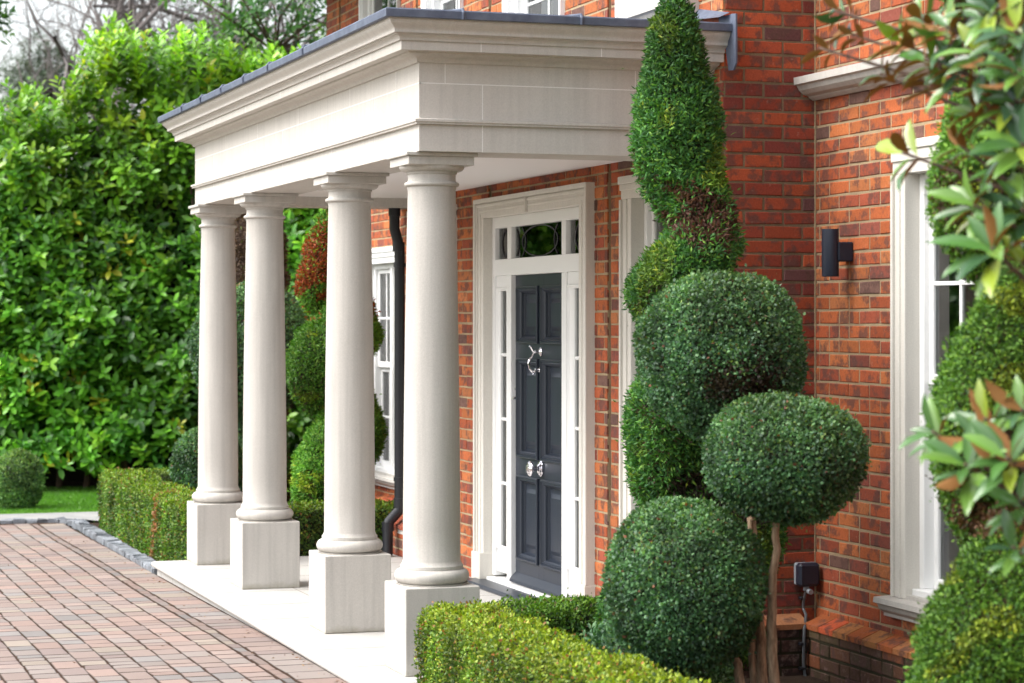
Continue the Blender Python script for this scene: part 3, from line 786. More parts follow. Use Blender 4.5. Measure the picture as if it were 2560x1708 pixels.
# soldier course against the step
x = XD0
while x < XD1:
    w = r.choice([.14, .20, .26]); put(x+.0055, x+w-.0055, ye-.235, ye-.003); x += w
y = ye-.245; x = XD0
while x < XD1:
    w = r.choice([.16, .22]); put(x+.002, x+w-.002, y-.062, y-.004, .8); x += w
y -= .072
yy = y; row = 0
while yy > -3.5:
    hgt = .150; x = XD0+r.uniform(-.1, 0)
    while x < XD1:
        w = r.choice([.12, .17, .22, .27], p=[.2, .3, .3, .2]); put(x+.0055, x+w-.0055, yy-hgt+.004, yy-.004); x += w
    yy -= hgt; row += 1
V, Q = bevel_boxes(A0, A1, B0, B1, 0.0, .03, .0075, .0034, 9)
V = V.reshape(-1, 12, 3); V[:, :4, 2] = 0; V[:, 4:8, 2] = -.0016; V = V.reshape(-1, 3)
V[:, 2] += np.repeat(np.abs(r.normal(0, .0004, len(A0))), 12)
W = np.stack([V[:, 0], V[:, 1], V[:, 2]+zg(V[:, 0])], 1)
W[:, 1] += .008*np.sin(W[:, 0]*1.3)
W[:, 1] = np.minimum(W[:, 1], pyf+.026)
W[:, 2] += .004*np.sin(W[:, 0]*.9)*np.sin(W[:, 1]*1.7)*0
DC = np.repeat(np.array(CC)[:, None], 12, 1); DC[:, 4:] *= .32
mesh_obj('driveway', W, Q, M['drive'], col=DC.reshape(-1, 3))['kind'] = 'structure'
sheet('driveway_bed', [(XD0-.2, -3.8), (XD1, -3.8), (XD1, pyf+.03), (XD0-.2, pyf+.03)], M['dirt'], -.0022)
# kerb of granite setts
def kerb(path, w=.12, h=.04, seed=3):
    r = np.random.default_rng(seed); V = []; Fc = []; C = []
    pts = []
    for (p, q) in zip(path[:-1], path[1:]):
        p = np.array(p); q = np.array(q); L = np.linalg.norm(q-p); d = (q-p)/L; s = 0
        while s < L-.03:
            l = min(r.uniform(.09, .13), L-s); c = p+d*(s+l/2); nrm = np.array([-d[1], d[0]]); k = len(V)
            col = np.array([.20, .215, .235])*r.uniform(.75, 1.3)
            for lev, (ins, z) in enumerate(((0, -.03), (.0, h-.008), (.006, h))):
                for (a, b) in ((-1, -1), (1, -1), (1, 1), (-1, 1)):
                    pt = c+d*a*(l/2-.003-ins)+nrm*b*(w/2-ins)
                    V.append((pt[0]+r.normal(0, .004), pt[1]+r.normal(0, .004), zg(pt[0])+z+r.normal(0, .006))); C.append(col)
            for lv in (0, 1):
                for i in range(4): j = (i+1) % 4; Fc.append((k+lv*4+i, k+lv*4+j, k+lv*4+4+j, k+lv*4+4+i))
            Fc.append((k+8, k+9, k+10, k+11)); s += l
    o = mesh_obj('kerb', V, Fc, M['sett'], col=np.array(C)); o['kind'] = 'structure'; return o
kerb([(-17.05, 3.02), (-22.1, 3.10), (-22.35, 2.95), (-22.4, 2.2), (-22.3, 0), (-22.0, -3)], .12, .035)
sheet('path', [(-23.3, -6), (-22.45, -6), (-22.45, 3.0), (-22.3, 3.2), (-22.1, 3.3), (-22.1, 4.2), (-23.3, 4.2)], M['flag'], .02)
sheet('lawn', [(-27.2, -14), (-23.3, -14), (-23.3, 4.5), (-27.2, 6.5)], M['lawn'], .02)
sheet('flower_bed', [(-22.1, 3.08), (-17.03, 3.0), (-17.03, 6), (-22.1, 6)], M['soil'], .0)
sheet('flower_bed', [(-10.96, 3.0), (-1, 3.0), (-1, 6), (-10.96, 6)], M['soil'], -.02)
sheet('soil_border', [(-36, -14), (-26.9, -14), (-26.9, 5.8), (-25.0, 7.0), (-23, 9), (-36, 12)], M['soil'], .03)
# grass
n = 60000; gxp = r.uniform(-27.1, -23.32, n); gy = r.uniform(-1.5, 4.7, n)

# ================================================================== FOLIAGE TOOLS
QUAD = (np.array([(0, 0, 0), (.45, .5, -.06), (1, 0, 0), (.45, -.5, -.06)]), [np.array([[0, 1, 2, 3]])])
LEAF = (np.array([(0, 0, 0), (.28, .42, .03), (.30, 0, -.03), (.28, -.42, .03), (.68, .44, -.02), (.70, 0, -.06), (.68, -.44, -.02), (1, 0, -.12)]),
        [np.array([[0, 3, 2], [0, 2, 1], [4, 5, 7], [5, 6, 7]]), np.array([[1, 2, 5, 4], [2, 3, 6, 5]])])
def unit(v): return v/(np.linalg.norm(v, axis=-1, keepdims=True)+1e-9)
def leaf_arrays(P, D, N, L, W, C, tpl=QUAD):
    T, FS = tpl; D = unit(D); S = unit(np.cross(D, N)); N2 = np.cross(S, D); n = len(P); m = len(T)
    L = np.broadcast_to(L, (n,)); W = np.broadcast_to(W, (n,))
    V = P[:, None]+D[:, None]*(T[None, :, 0, None]*L[:, None, None])+S[:, None]*(T[None, :, 1, None]*W[:, None, None])+N2[:, None]*(T[None, :, 2, None]*L[:, None, None])
    fs = [(f[None]+(np.arange(n)*m)[:, None, None]).reshape(-1, f.shape[1]) for f in FS]
    return V.reshape(-1, 3), fs, np.repeat(C, m, 0)
def leaves_obj(name, P, D, N, L, W, C, mat, parent, tpl=QUAD, smooth=False, origin=None):
    V, fs, c = leaf_arrays(P, D, N, L, W, C, tpl)
    return mesh_obj(name, V, fs, mat, parent, col=c, smooth=smooth, origin=origin)
def grid(fn, nu, nv, wrap=True):
    u = np.linspace(0, 1, nu, endpoint=not wrap); v = np.linspace(0, 1, nv)
    U, Vv = np.meshgrid(u, v, indexing='ij'); P = fn(U.ravel(), Vv.ravel())
    T = []
    iu = np.arange(nu if wrap else nu-1); iv = np.arange(nv-1)
    A, B = np.meshgrid(iu, iv, indexing='ij'); A = A.ravel(); B = B.ravel(); A2 = (A+1) % nu
    a = A*nv+B; b = A2*nv+B; c = A2*nv+B+1; d = A*nv+B+1
    return P, np.stack([a, b, c, d], 1)
def sample(P, Q, n, rng, center=None):
    T = np.concatenate([Q[:, [0, 1, 2]], Q[:, [0, 2, 3]]]); a, b, c = P[T[:, 0]], P[T[:, 1]], P[T[:, 2]]
    cr = np.cross(b-a, c-a); ar = np.linalg.norm(cr, axis=1); k = rng.choice(len(T), n, p=ar/ar.sum())
    u, v = rng.random(n), rng.random(n); m = u+v > 1; u[m] = 1-u[m]; v[m] = 1-v[m]
    X = a[k]+(b-a)[k]*u[:, None]+(c-a)[k]*v[:, None]; N = unit(cr[k])
    return X, N, ar.sum()/2
def pick(n, rng, pal, w, lo=.75, hi=1.25):
    pal = np.array(pal); w = np.array(w)/sum(w); return pal[rng.choice(len(pal), n, p=w)]*rng.uniform(lo, hi, (n, 1))
def topiary(name, P, Q, n, parent, mat, L, W, pal, w, seed, depth=.03, spray=.5, colfn=None, core='core', origin=None, outn=1.0, bumpy=None):
    """leaf shell over a clipped surface with a dark twiggy core as one mesh"""
    rng = np.random.default_rng(seed)
    if bumpy: 
        cen = P.mean(0); nn = Noise(seed, bumpy[0]); 
    X, N, area = sample(P, Q, n, rng)
    X = X-N*(rng.exponential(depth*.5, n)[:, None])+N*rng.normal(0, depth*.22, n)[:, None]
    if bumpy: X = X+N*(Noise(seed, bumpy[0])(X)*bumpy[1])[:, None]
    stray = rng.random(n) < .012; X[stray] += N[stray]*rng.exponential(.016, stray.sum())[:, None]
    D = unit(N*spray+unit(rng.normal(size=(n, 3)))*1.0+np.array([0, 0, .25]))
    NN = unit(N*outn+unit(rng.normal(size=(n, 3)))*.8)
    l = L*rng.uniform(.65, 1.35, n); C = pick(n, rng, pal, w)
    if colfn: C = colfn(X, C, rng, N)
    V, fs, c = leaf_arrays(X, D, NN, l, l/L*W, C)
    cen = P.mean(0)
    # core
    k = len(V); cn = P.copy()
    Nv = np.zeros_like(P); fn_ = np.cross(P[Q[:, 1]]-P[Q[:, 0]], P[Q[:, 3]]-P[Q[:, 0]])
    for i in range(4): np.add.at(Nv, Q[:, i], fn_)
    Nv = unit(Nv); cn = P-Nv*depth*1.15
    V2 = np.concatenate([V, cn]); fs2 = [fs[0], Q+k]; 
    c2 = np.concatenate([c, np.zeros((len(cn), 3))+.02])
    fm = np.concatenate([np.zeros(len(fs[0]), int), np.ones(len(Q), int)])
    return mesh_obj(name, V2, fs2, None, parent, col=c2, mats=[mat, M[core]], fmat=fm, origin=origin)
def ball(c, rx, ry, rz, seed=1, bump_=.032, flat=0.0):
    nz = Noise(seed, .5, 2)
    def fn(u, v):
        th = u*2*pi; ph = -pi/2+v*pi
        d = np.stack([np.cos(ph)*np.cos(th), np.cos(ph)*np.sin(th), np.sin(ph)], 1)
        r_ = 1+bump_*nz(d*.5+np.array(c))
        return np.array(c)+d*np.array([rx, ry, rz])*r_[:, None]
    return grid(fn, 48, 26)

BOXD = [(.050, .130, .050), (.075, .180, .068), (.032, .085, .042), (.115, .225, .095), (.085, .155, .100), (.130, .215, .060), (.16, .07, .04)]
BOXDW = [.27, .25, .19, .12, .10, .05, .015]
# ---- cloud pruned shrub (right bed)
cl = empty('cloud_pruned_tree', (-9.2, 4.0, -1.85), 'multi-stemmed box tree clipped into three dark green balls in front of the brick corner', 'tree')
balls = [(P_at(1802, 893, 10.3), .388, .388, .378, 56000), (P_at(1957, 1140, 9.8), .350, .350, .275, 40000), (P_at(1711, 1464, 9.9), .360, .360, .362, 52000)]
def ballcol(spots):
    def f(X, C, rng, N):
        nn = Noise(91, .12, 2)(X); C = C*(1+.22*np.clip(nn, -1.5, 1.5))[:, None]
        up = np.clip(N[:, 2], 0, 1)[:, None]; C = C*(1+up*np.array([.55, .30, .1])*.7)  # upward-facing leaves tinted brighter: light from above put into the colour
        for (c, r0, brown) in spots:
            d = np.linalg.norm(X-np.array(c), axis=1); m = rng.random(len(X)) < np.clip(1.25-d/r0, 0, .92); C[m] = np.array(brown)*rng.uniform(.6, 1.4, (m.sum(), 1))
        return C
    return f
for i, (c, rx, ry, rz, n) in enumerate(balls):
    P, Q = ball(c, rx, ry, rz, 30+i)
    sp = []
    if i == 0: sp = [(P_at(1900, 985, 10.3-.33), .17, (.035, .020, .012)), (P_at(1800, 965, 9.93), .10, (.035, .025, .012))]
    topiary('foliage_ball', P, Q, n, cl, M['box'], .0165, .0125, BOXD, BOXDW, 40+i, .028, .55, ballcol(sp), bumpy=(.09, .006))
stems = [([P_at(1938, 1715, 9.85)-np.array([0, 0, .06]), P_at(1930, 1600, 9.85), P_at(1932, 1450, 9.8), P_at(1941, 1370, 9.8), P_at(1938, 1250, 9.8)], [.024, .023, .020, .017, .015]),
         ([P_at(1905, 1720, 10.0)-np.array([0, 0, .06]), P_at(1903, 1600, 10.05), P_at(1890, 1400, 10.1), P_at(1872, 1255, 10.2), P_at(1860, 1100, 10.3)], [.026, .024, .021, .019, .016]),
         ([P_at(1858, 1760, 9.9), P_at(1845, 1660, 9.9), P_at(1820, 1600, 9.95), P_at(1790, 1540, 9.9)], [.024, .020, .016, .014]),
         ([P_at(1890, 1790, 10.0), P_at(1880, 1600, 10.05), P_at(1878, 1300, 10.1)], [.018, .016, .012])]
for pts, rr in stems:
    pp = []
    R2 = []
    for i in range(len(pts)-1):
        for k in range(4): t = k/4; pp.append(pts[i]*(1-t)+pts[i+1]*t+np.random.default_rng(i*7+k).normal(0, .0025, 3)); R2.append(rr[i]*(1-t)+rr[i+1]*t)
    pp.append(pts[-1]); R2.append(rr[-1])
    autosmooth(MB().tube(pp, R2, 10).build('stem', M['bark'], cl), 60)

# ---- spiral topiary
GRN = [(.042, .135, .026), (.075, .205, .034), (.024, .080, .020), (.125, .25, .035), (.055, .155, .055)]
GRNW = [.30, .27, .20, .12, .11]
LEFT = atan2(-CT, -ST)
def spiral(name, label, axis0, axis1, z0, z1, pitch, phase, R, seed, n, groove=.45, spots=(), pal=GRN, palw=GRNW, hand=1, trunk=.04, L=.045, W=.013, grp=None, power=.55, gfun=None, tint=None, skew=0.0, cenf=None, core='corebrown'):
    root = empty(name, (axis0[0], axis0[1], zg(axis0[0])), label, 'topiary', grp)
    nz = Noise(seed, .30, 3)
    def cen(z):
        if cenf is not None: return cenf(z)
        t = (z-z0)/(z1-z0); return np.stack([axis0[0]+(axis1[0]-axis0[0])*t, axis0[1]+(axis1[1]-axis0[1])*t, z], 1)
    def fn(u, v):
        z = z0+(z1-z0)*v; a = u*2*pi
        s = (z/pitch-hand*a/(2*pi)+phase+skew*(1-np.cos(a-LEFT))/2) % 1.0
        s = s**.85
        g = groove if gfun is None else gfun(z)
        prof = g+(1-g)*np.abs(np.sin(pi*s))**power
        r_ = R(z)*prof; r_ = r_*np.clip((z-z0)/.12, .05, 1)**.5
        c = cen(z); d = np.stack([np.cos(a), np.sin(a), 0*a], 1)
        p = c+d*r_[:, None]; return p+d*(nz(p)*.016)[:, None]
    P, Q = grid(fn, 72, 170)
    def cf(X, C, rng, N):
        low = Noise(seed+5, .5, 2)(X); C = C*(1+.18*np.clip(low, -2, 2))[:, None]
        yel = Noise(seed+6, .16, 2)(X) > 1.1; C[yel] = C[yel]*np.array([1.8, 1.15, .8])
        under = N[:, 2] < -.25; m = under & (rng.random(len(X)) < .12); C[m] = np.array([.055, .032, .018])*rng.uniform(.6, 1.4, (m.sum(), 1))
        if tint is not None: C = tint(X, C, rng)
        for (c, r0, br, pr_) in spots:
            d = np.linalg.norm((X-np.array(c))/np.array(r0), axis=1)+Noise(seed+9, .08, 2)(X)*.18; m = rng.random(len(X)) < np.clip((1.15-d)*2.2, 0, pr_); C[m] = np.array(br)*rng.uniform(.5, 1.5, (m.sum(), 1))
        return C
    # orientation: sprays reach upwards and outwards
    topiary('foliage', P, Q, n, root, M['yew'], L, W, pal, palw, seed, .040, .45, cf, core=core, bumpy=(.14, .010))
    ax = [(axis0[0], axis0[1], zg(axis0[0])-.05)]+[tuple(cen(np.array([z]))[0]+np.random.default_rng(int(z*50)+99).normal(0, .008, 3)) for z in np.linspace(z0, z1-.3, 9)]
    autosmooth(MB().tube(ax, list(np.linspace(trunk, trunk*.4, len(ax))), 10).build('trunk', M['bark2'], root), 60)
    return root
dA = 11.15; pxm = F/dA
def zA(disp): return (800-disp*1.0894)/F*dA
a0 = P_at(1742, 1500, dA); a1 = P_at(1690, 0, dA)
# facing direction of the viewer as angle
LEFT = atan2(-CT, -ST)     # world angle pointing to image left
LEFT = atan2(-CT, -ST)
pA = .375*1.0894*1000/F*dA
# choose the phase so that the left bulge sits at display y=650
s_mid = .5**(1/.85)
phA = s_mid-(zA(645)/pA-LEFT/(2*pi))
def RA(z):
    yd = (800-z*F/dA)/1.0894
    return np.interp(yd, [-45, 0, 100, 250, 400, 520, 650, 850, 1040, 1240, 1500], [3, 27, 54, 88, 92, 98, 172, 190, 172, 205, 205])*1.0894/F*dA-.012
def cA(z):
    z = np.asarray(z, float); yd = (800-z*F/dA)/1.0894
    off = (np.interp(yd, [-45, 250, 400, 520, 600, 1500], [1543, 1547, 1560, 1606, 1602, 1600])*1.0894-1280)/F*dA
    return np.stack([-CT*dA+ST*off, ST*dA+CT*off, z], 1)
def gA(z):
    yd = (800-z*F/dA)/1.0894; return np.interp(yd, [330, 500, 540, 600, 760, 1500], [.98, .92, .55, .15, .30, .40])
spiral('spiral_topiary', 'tall spiral-clipped conifer with a browned patch, between the portico and the three-ball box tree', a0[:2], a1[:2], -1.72, zA(-45), pA, phA, RA, 51, 165000, .50, gfun=gA, power=.8, cenf=cA, core='core',
       spots=[(P_at(1785, 545, dA-.2), (.25, .25, .14), (.10, .045, .030), .75), (P_at(1700, 480, dA-.3), (.20, .2, .08), (.12, .06, .03), .45), (P_at(1770, 1010, dA-.3), (.3, .3, .1), (.06, .03, .02), .6),
              (P_at(1800, 1240, dA-.2), (.25, .25, .16), (.03, .022, .014), .7)], L=.029, W=.0095)
# right-hand spiral, close to the camera
dR = 8.15
def zR(disp): return (800-disp*1.0894)/F*dR
r0 = P_at(2530, 1500, dR); pR = .570*1.0894*1000/F*dR
phR = s_mid-(zR(985)/pR-LEFT/(2*pi))
def RR(z):
    py = 800-z*F/dR; return np.interp(py, [-330, 0, 400, 800, 1065, 1300, 1708, 2000], [90, 150, 178, 160, 205, 196, 255, 265])/F*dR
BRT = [(.085, .20, .022), (.13, .27, .028), (.055, .14, .022), (.17, .31, .03), (.03, .08, .018)]
spiral('spiral_topiary', 'bright green spiral-clipped conifer with bare brown trunk by the large window, at the right edge', r0[:2], P_at(2500, 0, dR)[:2], -1.75, zR(-300), pR, phR, RR, 61, 200000, .14,
       spots=[(P_at(2470, 1300, dR-.15), (.25, .25, .06), (.10, .048, .020), .85), (P_at(2400, 520, dR-.2), (.2, .2, .12), (.07, .04, .02), .6), (P_at(2450, 60, dR-.1), (.2, .2, .18), (.07, .035, .02), .8)],
       pal=BRT, palw=[.3, .25, .2, .15, .1], L=.018, W=.009, trunk=.055, power=.6)
# left-hand spiral behind the columns
dL = 18.25; l0 = P_at(845, 1300, dL); l1 = P_at(828, 500, dL)
def zL(disp): return (800-disp*1.0894)/F*dL
pL = .245*1.0894*1000/F*dL
phL = s_mid-(zL(862)/pL-LEFT/(2*pi))
def RL(z):
    t = np.clip((zL(430)-z)/(zL(430)-zL(1150)), 0, 1); return .02+.365*np.clip(t*2.1, 0, 1)**.7
def redtint(X, C, rng):
    m = (rng.random(len(X)) < np.clip((X[:, 2]-zL(745))*3.5, 0, .85)*np.clip((zL(480)-X[:, 2])*4, 0, 1)); nn = Noise(77, .16, 2)(X) > -.5; m &= nn
    C[m] = np.array([(.34, .075, .022)])*rng.uniform(.45, 1.4, (m.sum(), 1)); return C
spiral('spiral_topiary', 'spiral-clipped conifer with rust red top seen between the second and third columns', l0[:2], l1[:2], -1.75, zL(400), pL, phL, RL, 71, 95000, .28, L=.030, W=.011, power=.75, tint=redtint, core='core',
       pal=[(.10, .27, .03), (.15, .34, .04), (.06, .17, .025), (.20, .34, .05)], palw=[.35, .25, .25, .15])
# left cloud tree
cl2 = empty('cloud_pruned_tree', (-19.6, 4.2, zg(-19.6)), 'box tree clipped into large dark balls behind the two far columns', 'tree')
for i, (c, rx, rz, n) in enumerate(((P_at(632, 880, 20.2), .535, .60, 36000), (P_at(520, 1160, 19.7), .32, .33, 16000), (P_at(640, 1130, 20.4), .30, .45, 14000))):
    P, Q = ball(c, rx, rx, rz, 130+i)
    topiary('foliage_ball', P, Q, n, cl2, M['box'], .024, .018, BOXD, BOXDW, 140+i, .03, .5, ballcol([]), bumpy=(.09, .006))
q = P_at(600, 1300, 20.2)
for s in (-.1, .12): autosmooth(MB().tube([(q[0]+s, q[1], zg(q[0])-.03), (q[0]+s*1.3, q[1]+s*.3, -1.4), (q[0]+s, q[1]+.1, -.6)], [.03, .025, .02], 8).build('stem', M['bark'], cl2), 60)
# browned conifer behind the ball
br = empty('dead_conifer', tuple(P_at(635, 1300, 21.8)[:2])+(zg(-21.8),), 'browned column-shaped conifer between the two far columns', 'tree')
pc = P_at(635, 600, 21.8)
def fnb(u, v):
    z = -1.95+v*(3.3); a = u*2*pi; r_ = .29*np.clip((1.42-z)*1.6, 0, 1)**.6; p = np.stack([pc[0]+r_*np.cos(a), pc[1]+r_*np.sin(a), z], 1); return p+Noise(8, .3)(p)[:, None]*.015
P, Q = grid(fnb, 36, 50)
topiary('foliage', P, Q, 30000, br, M['yew'], .045, .015, [(.10, .065, .045), (.14, .09, .06), (.06, .04, .03), (.11, .15, .03)], [.4, .3, .25, .05], 88, .04, .4, None, core='corebrown')
autosmooth(MB().tube([(pc[0], pc[1], -2.0), (pc[0], pc[1], .9)], [.06, .03], 10).build('trunk', M['bark2'], br), 60)
# clipped dome on the lawn
c = P_at(44, 1215, 23.6)
P, Q = ball((c[0], c[1], zg(c[0])+.30), .262, .262, .315, 150, .02)
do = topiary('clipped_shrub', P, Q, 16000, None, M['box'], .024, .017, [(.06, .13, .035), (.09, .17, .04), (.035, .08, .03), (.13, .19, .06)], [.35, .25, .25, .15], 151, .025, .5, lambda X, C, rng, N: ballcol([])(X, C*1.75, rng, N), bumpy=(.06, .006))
tag(do, 'small dome-clipped shrub on the lawn at the far left edge', 'shrub')
# ---- box hedges
def hedge_surface(runs, h0, seed, rnd=.05):
    """list of (x0,x1,y0,y1,ztop) boxes -> sampled shell grid"""
    Ps, Qs = [], []; off = 0
    nz = Noise(seed, .35, 3)
    for (x0, x1, y0, y1, zt_) in runs:
        lx, ly = (x1-x0), (y1-y0); lz = zt_-h0
        def fn(u, v, x0=x0, x1=x1, y0=y0, y1=y1, zt_=zt_, lx=lx, ly=ly, lz=lz):
            # u round the perimeter, v from bottom edge up and over to the middle of the top
            per = 2*(lx+ly); s = (u*per)
            px_ = np.where(s < lx, x0+s, np.where(s < lx+ly, x1, np.where(s < 2*lx+ly, x1-(s-lx-ly), x0)))
            py_ = np.where(s < lx, y0, np.where(s < lx+ly, y0+(s-lx), np.where(s < 2*lx+ly, y1, y1-(s-2*lx-ly))))
            m = min(lx, ly)/2; tot = lz+m; w = v*tot
            ins = np.clip(w-lz, 0, m*.999); z = h0+np.minimum(w, lz)
            cx_ = np.clip(px_, x0+ins, x1-ins); cy_ = np.clip(py_, y0+ins, y1-ins)
            # round the arris
            k = np.clip(1-np.abs(w-lz)/rnd, 0, 1)*rnd*.35
            cx_ = cx_+np.sign((x0+x1)/2-cx_)*k*(np.abs(px_-x0)*0+((px_ <= x0+1e-6) | (px_ >= x1-1e-6))); cy_ = cy_+np.sign((y0+y1)/2-cy_)*k*((py_ <= y0+1e-6) | (py_ >= y1-1e-6)); z = z-k
            p = np.stack([cx_, cy_, z], 1)
            return p+nz(p)[:, None]*np.array([.006, .008, .010])
        P, Q = grid(fn, max(40, int(2*(lx+ly)/.06)), 34); Ps.append(P); Qs.append(Q+off); off += len(P)
    return np.concatenate(Ps), np.concatenate(Qs)
def hedge(label, runs, n, seed, pal, palw, topy, colx=None, L=.018, W=.012):
    z0 = min(zg(r_[0]) for r_ in runs)-.02
    P, Q = hedge_surface(runs, z0, seed)
    top = max(r_[4] for r_ in runs)
    def cf(X, C, rng, N):
        st = Noise(seed+3, .10, 3)(X*np.array([1, 1, .18])); C = C*(1+.30*np.clip(st, -1.6, 1.9))[:, None]
        y = np.clip((X[:, 2]-(top-topy))/topy, 0, 1); y = y*(rng.random(len(X)) < .65)
        C = C*(1-y[:, None])+(np.array([.23, .34, .022])*rng.uniform(.5, 1.25, (len(X), 1)))*y[:, None]
        m = rng.random(len(X)) < .05; C[m] = np.array([.28, .13, .04])*rng.uniform(.5, 1.2, (m.sum(), 1))
        if colx: C = colx(X, C, rng)
        return C
    o = topiary('box_hedge', P, Q, n, None, M['box'], L, W, pal, palw, seed, .035, .5, cf, bumpy=(.07, .007))
    return tag(o, label, 'hedge')
HP = [(.075, .165, .020), (.115, .22, .026), (.045, .105, .018), (.17, .26, .03), (.24, .29, .04)]
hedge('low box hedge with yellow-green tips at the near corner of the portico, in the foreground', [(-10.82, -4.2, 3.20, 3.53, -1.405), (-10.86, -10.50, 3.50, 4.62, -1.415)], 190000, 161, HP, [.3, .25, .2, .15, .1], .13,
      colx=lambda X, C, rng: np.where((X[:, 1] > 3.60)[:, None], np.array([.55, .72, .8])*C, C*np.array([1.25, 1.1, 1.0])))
def brownstreak(X, C, rng):
    m = (np.abs(X[:, 0]+18.28+.1*np.sin(X[:, 2]*9)) < .10) & (X[:, 1] < 3.4) & (rng.random(len(X)) < .75); C[m] = np.array([.30, .13, .05])*rng.uniform(.6, 1.4, (m.sum(), 1)); return C
hedge('low box hedge along the granite kerb beyond the farthest column', [(-21.3, -18.3, 3.18, 3.60, -1.42), (-18.3, -17.06, 3.17, 3.58, -1.40), (-21.65, -21.3, 3.25, 5.2, -1.44), (-17.45, -17.06, 3.60, 5.25, -1.45)], 150000, 171, HP, [.32, .25, .25, .12, .06], .10, colx=brownstreak, L=.022, W=.015)
# ---- flowering underplanting
c = np.array([-9.75, 3.98, -1.68])
P, Q = ball(c, .42, .34, .27, 181, .08)
fl = topiary('flowering_shrub', P, Q, 14000, None, M['box'], .032, .014, BOXD, BOXDW, 182, .07, .5, None, bumpy=(.12, .02))
tag(fl, 'low dark shrub dotted with pinkish white flowers behind the front hedge', 'shrub')
rg = np.random.default_rng(183); X, N, _ = sample(P, Q, 46, rg); m = N[:, 2] > -.1; X, N = X[m], N[m]
for q in range(len(X)):
    k = 6; DD = N[q]*.5+unit(rg.normal(size=(k, 3)))*1.0
    leaves_obj('flower', np.tile(X[q]+N[q]*.018, (k, 1)), DD, np.tile(N[q], (k, 1))+rg.normal(0, .3, (k, 3)), .018, .014, np.ones((k, 3))*.7, M['petal'], fl)

# ---- shoots (laurel)
def shoots(base, dirs, rng, k=9, ln=.24, leaf=.13, wid=.052, colf=None, droop=.2, ang=1.0):
    n = len(base); Pp, Dd, Nn, Cc, Ll = [], [], [], [], []
    ax = unit(np.cross(dirs, unit(rng.normal(size=(n, 3))))); bx = np.cross(dirs, ax)
    cb_ = colf(base, rng)
    for i in range(k):
        t = (i+.5)/k; a = i*2.4+rng.uniform(0, 6.28, n)*0+rng.normal(0, .3, n)
        rad = ax*np.cos(a)[:, None]+bx*np.sin(a)[:, None]
        op = (1.15-.75*t)*ang
        D = unit(dirs*(1/(op+.15))*.6+rad+np.array([0, 0, -droop*(1-t)])+rng.normal(0, .15, (n, 3)))
        Pp.append(base+dirs*(t*ln)); Dd.append(D); Nn.append(unit(dirs*1.0-rad*.3+np.array([0, 0, .5])+rng.normal(0, .15, (n, 3))))
        tip = .8+.5*t
        Cc.append(cb_*rng.uniform(.75, 1.25, (n, 1))*tip); Ll.append(leaf*rng.uniform(.7, 1.15, n)*(1-.35*t**3))
    Pp, Dd, Nn, Cc, Ll = map(np.concatenate, (Pp, Dd, Nn, Cc, Ll))
    return Pp, Dd, Nn, Cc, Ll
def frame_pt(s, d, z): return np.stack([-CT*d+ST*s, ST*d+CT*s, z+0*s], 1)
rg = np.random.default_rng(201)
prof_px = np.array([-500, -200, 0, 43, 89, 143, 186, 232, 286, 314, 353, 411, 464, 500, 560, 640, 820, 1300])
prof_y = np.array([270, 300, 290, 215, 325, 265, 190, 125, 70, 125, 112, 132, 98, 125, 140, 150, 180, 200])
D0 = 26.3
def htop(s): return (800-np.interp(1280+s/D0*F, prof_px, prof_y))/F*D0-.36
n = 9200
s = rg.uniform(-15, -.3, n); v = rg.random(n); zt_ = htop(s); z = -1.75+(zt_+1.75)*v**.9
bul = .35*np.sqrt(np.clip(1-(v*1.02)**6, 0, 1)); nz = Noise(33, 1.1, 3)
base = frame_pt(s, D0+.35-bul, z); base += np.outer(nz(base)*.16-rg.exponential(.16, n)*-1.0, np.array([-CT, ST, 0]))
dirs = unit(np.array([CT, -ST, .75])+rg.normal(0, .42, (n, 3)))
# tall leading shoots on the top
n2 = 1650; s2 = rg.uniform(-15, -.3, n2); b2 = frame_pt(s2, D0+rg.uniform(0, 1.2, n2), htop(s2)+rg.uniform(-.25, .22, n2)); d2 = unit(np.array([.1, -.05, 1])+rg.normal(0, .2, (n2, 3)))
def lcol(X, rng):
    c = pick(len(X), rng, [(.085, .24, .022), (.13, .33, .028), (.050, .15, .024), (.20, .40, .03)], [.34, .30, .20, .16])
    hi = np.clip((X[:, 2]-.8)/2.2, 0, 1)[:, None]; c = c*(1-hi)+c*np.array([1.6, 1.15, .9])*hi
    nn = Noise(44, .9, 2)(X)[:, None]; c = c*(1+.16*nn)
    y = rng.random(len(X)) < .02; c[y] = (.35, .36, .03)
    return c
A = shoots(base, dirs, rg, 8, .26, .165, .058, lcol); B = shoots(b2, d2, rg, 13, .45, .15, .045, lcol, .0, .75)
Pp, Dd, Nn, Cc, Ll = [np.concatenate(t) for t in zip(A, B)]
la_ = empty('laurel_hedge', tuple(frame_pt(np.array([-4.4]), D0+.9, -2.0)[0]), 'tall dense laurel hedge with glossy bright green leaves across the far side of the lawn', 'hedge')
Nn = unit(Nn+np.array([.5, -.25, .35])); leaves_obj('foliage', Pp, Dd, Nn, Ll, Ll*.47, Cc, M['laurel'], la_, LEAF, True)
mbb = MB(); ss = np.linspace(-15, -.2, 90)
Vb = np.concatenate([frame_pt(ss, D0+.75+.1*np.sin(ss*3), -1.5+0*ss), frame_pt(ss, D0+.85+.1*np.sin(ss*5), htop(ss)*1.0-.42+.08*np.sin(ss*7)), frame_pt(ss, D0+1.6, htop(ss)-.5), frame_pt(ss, D0+1.7, -2+0*ss)])
m_ = len(ss); mesh_obj('inner_twigs', Vb, [(k*m_+i, k*m_+i+1, (k+1)*m_+i+1, (k+1)*m_+i) for k in range(3) for i in range(m_-1)], M['core'], la_)
tb = MB()
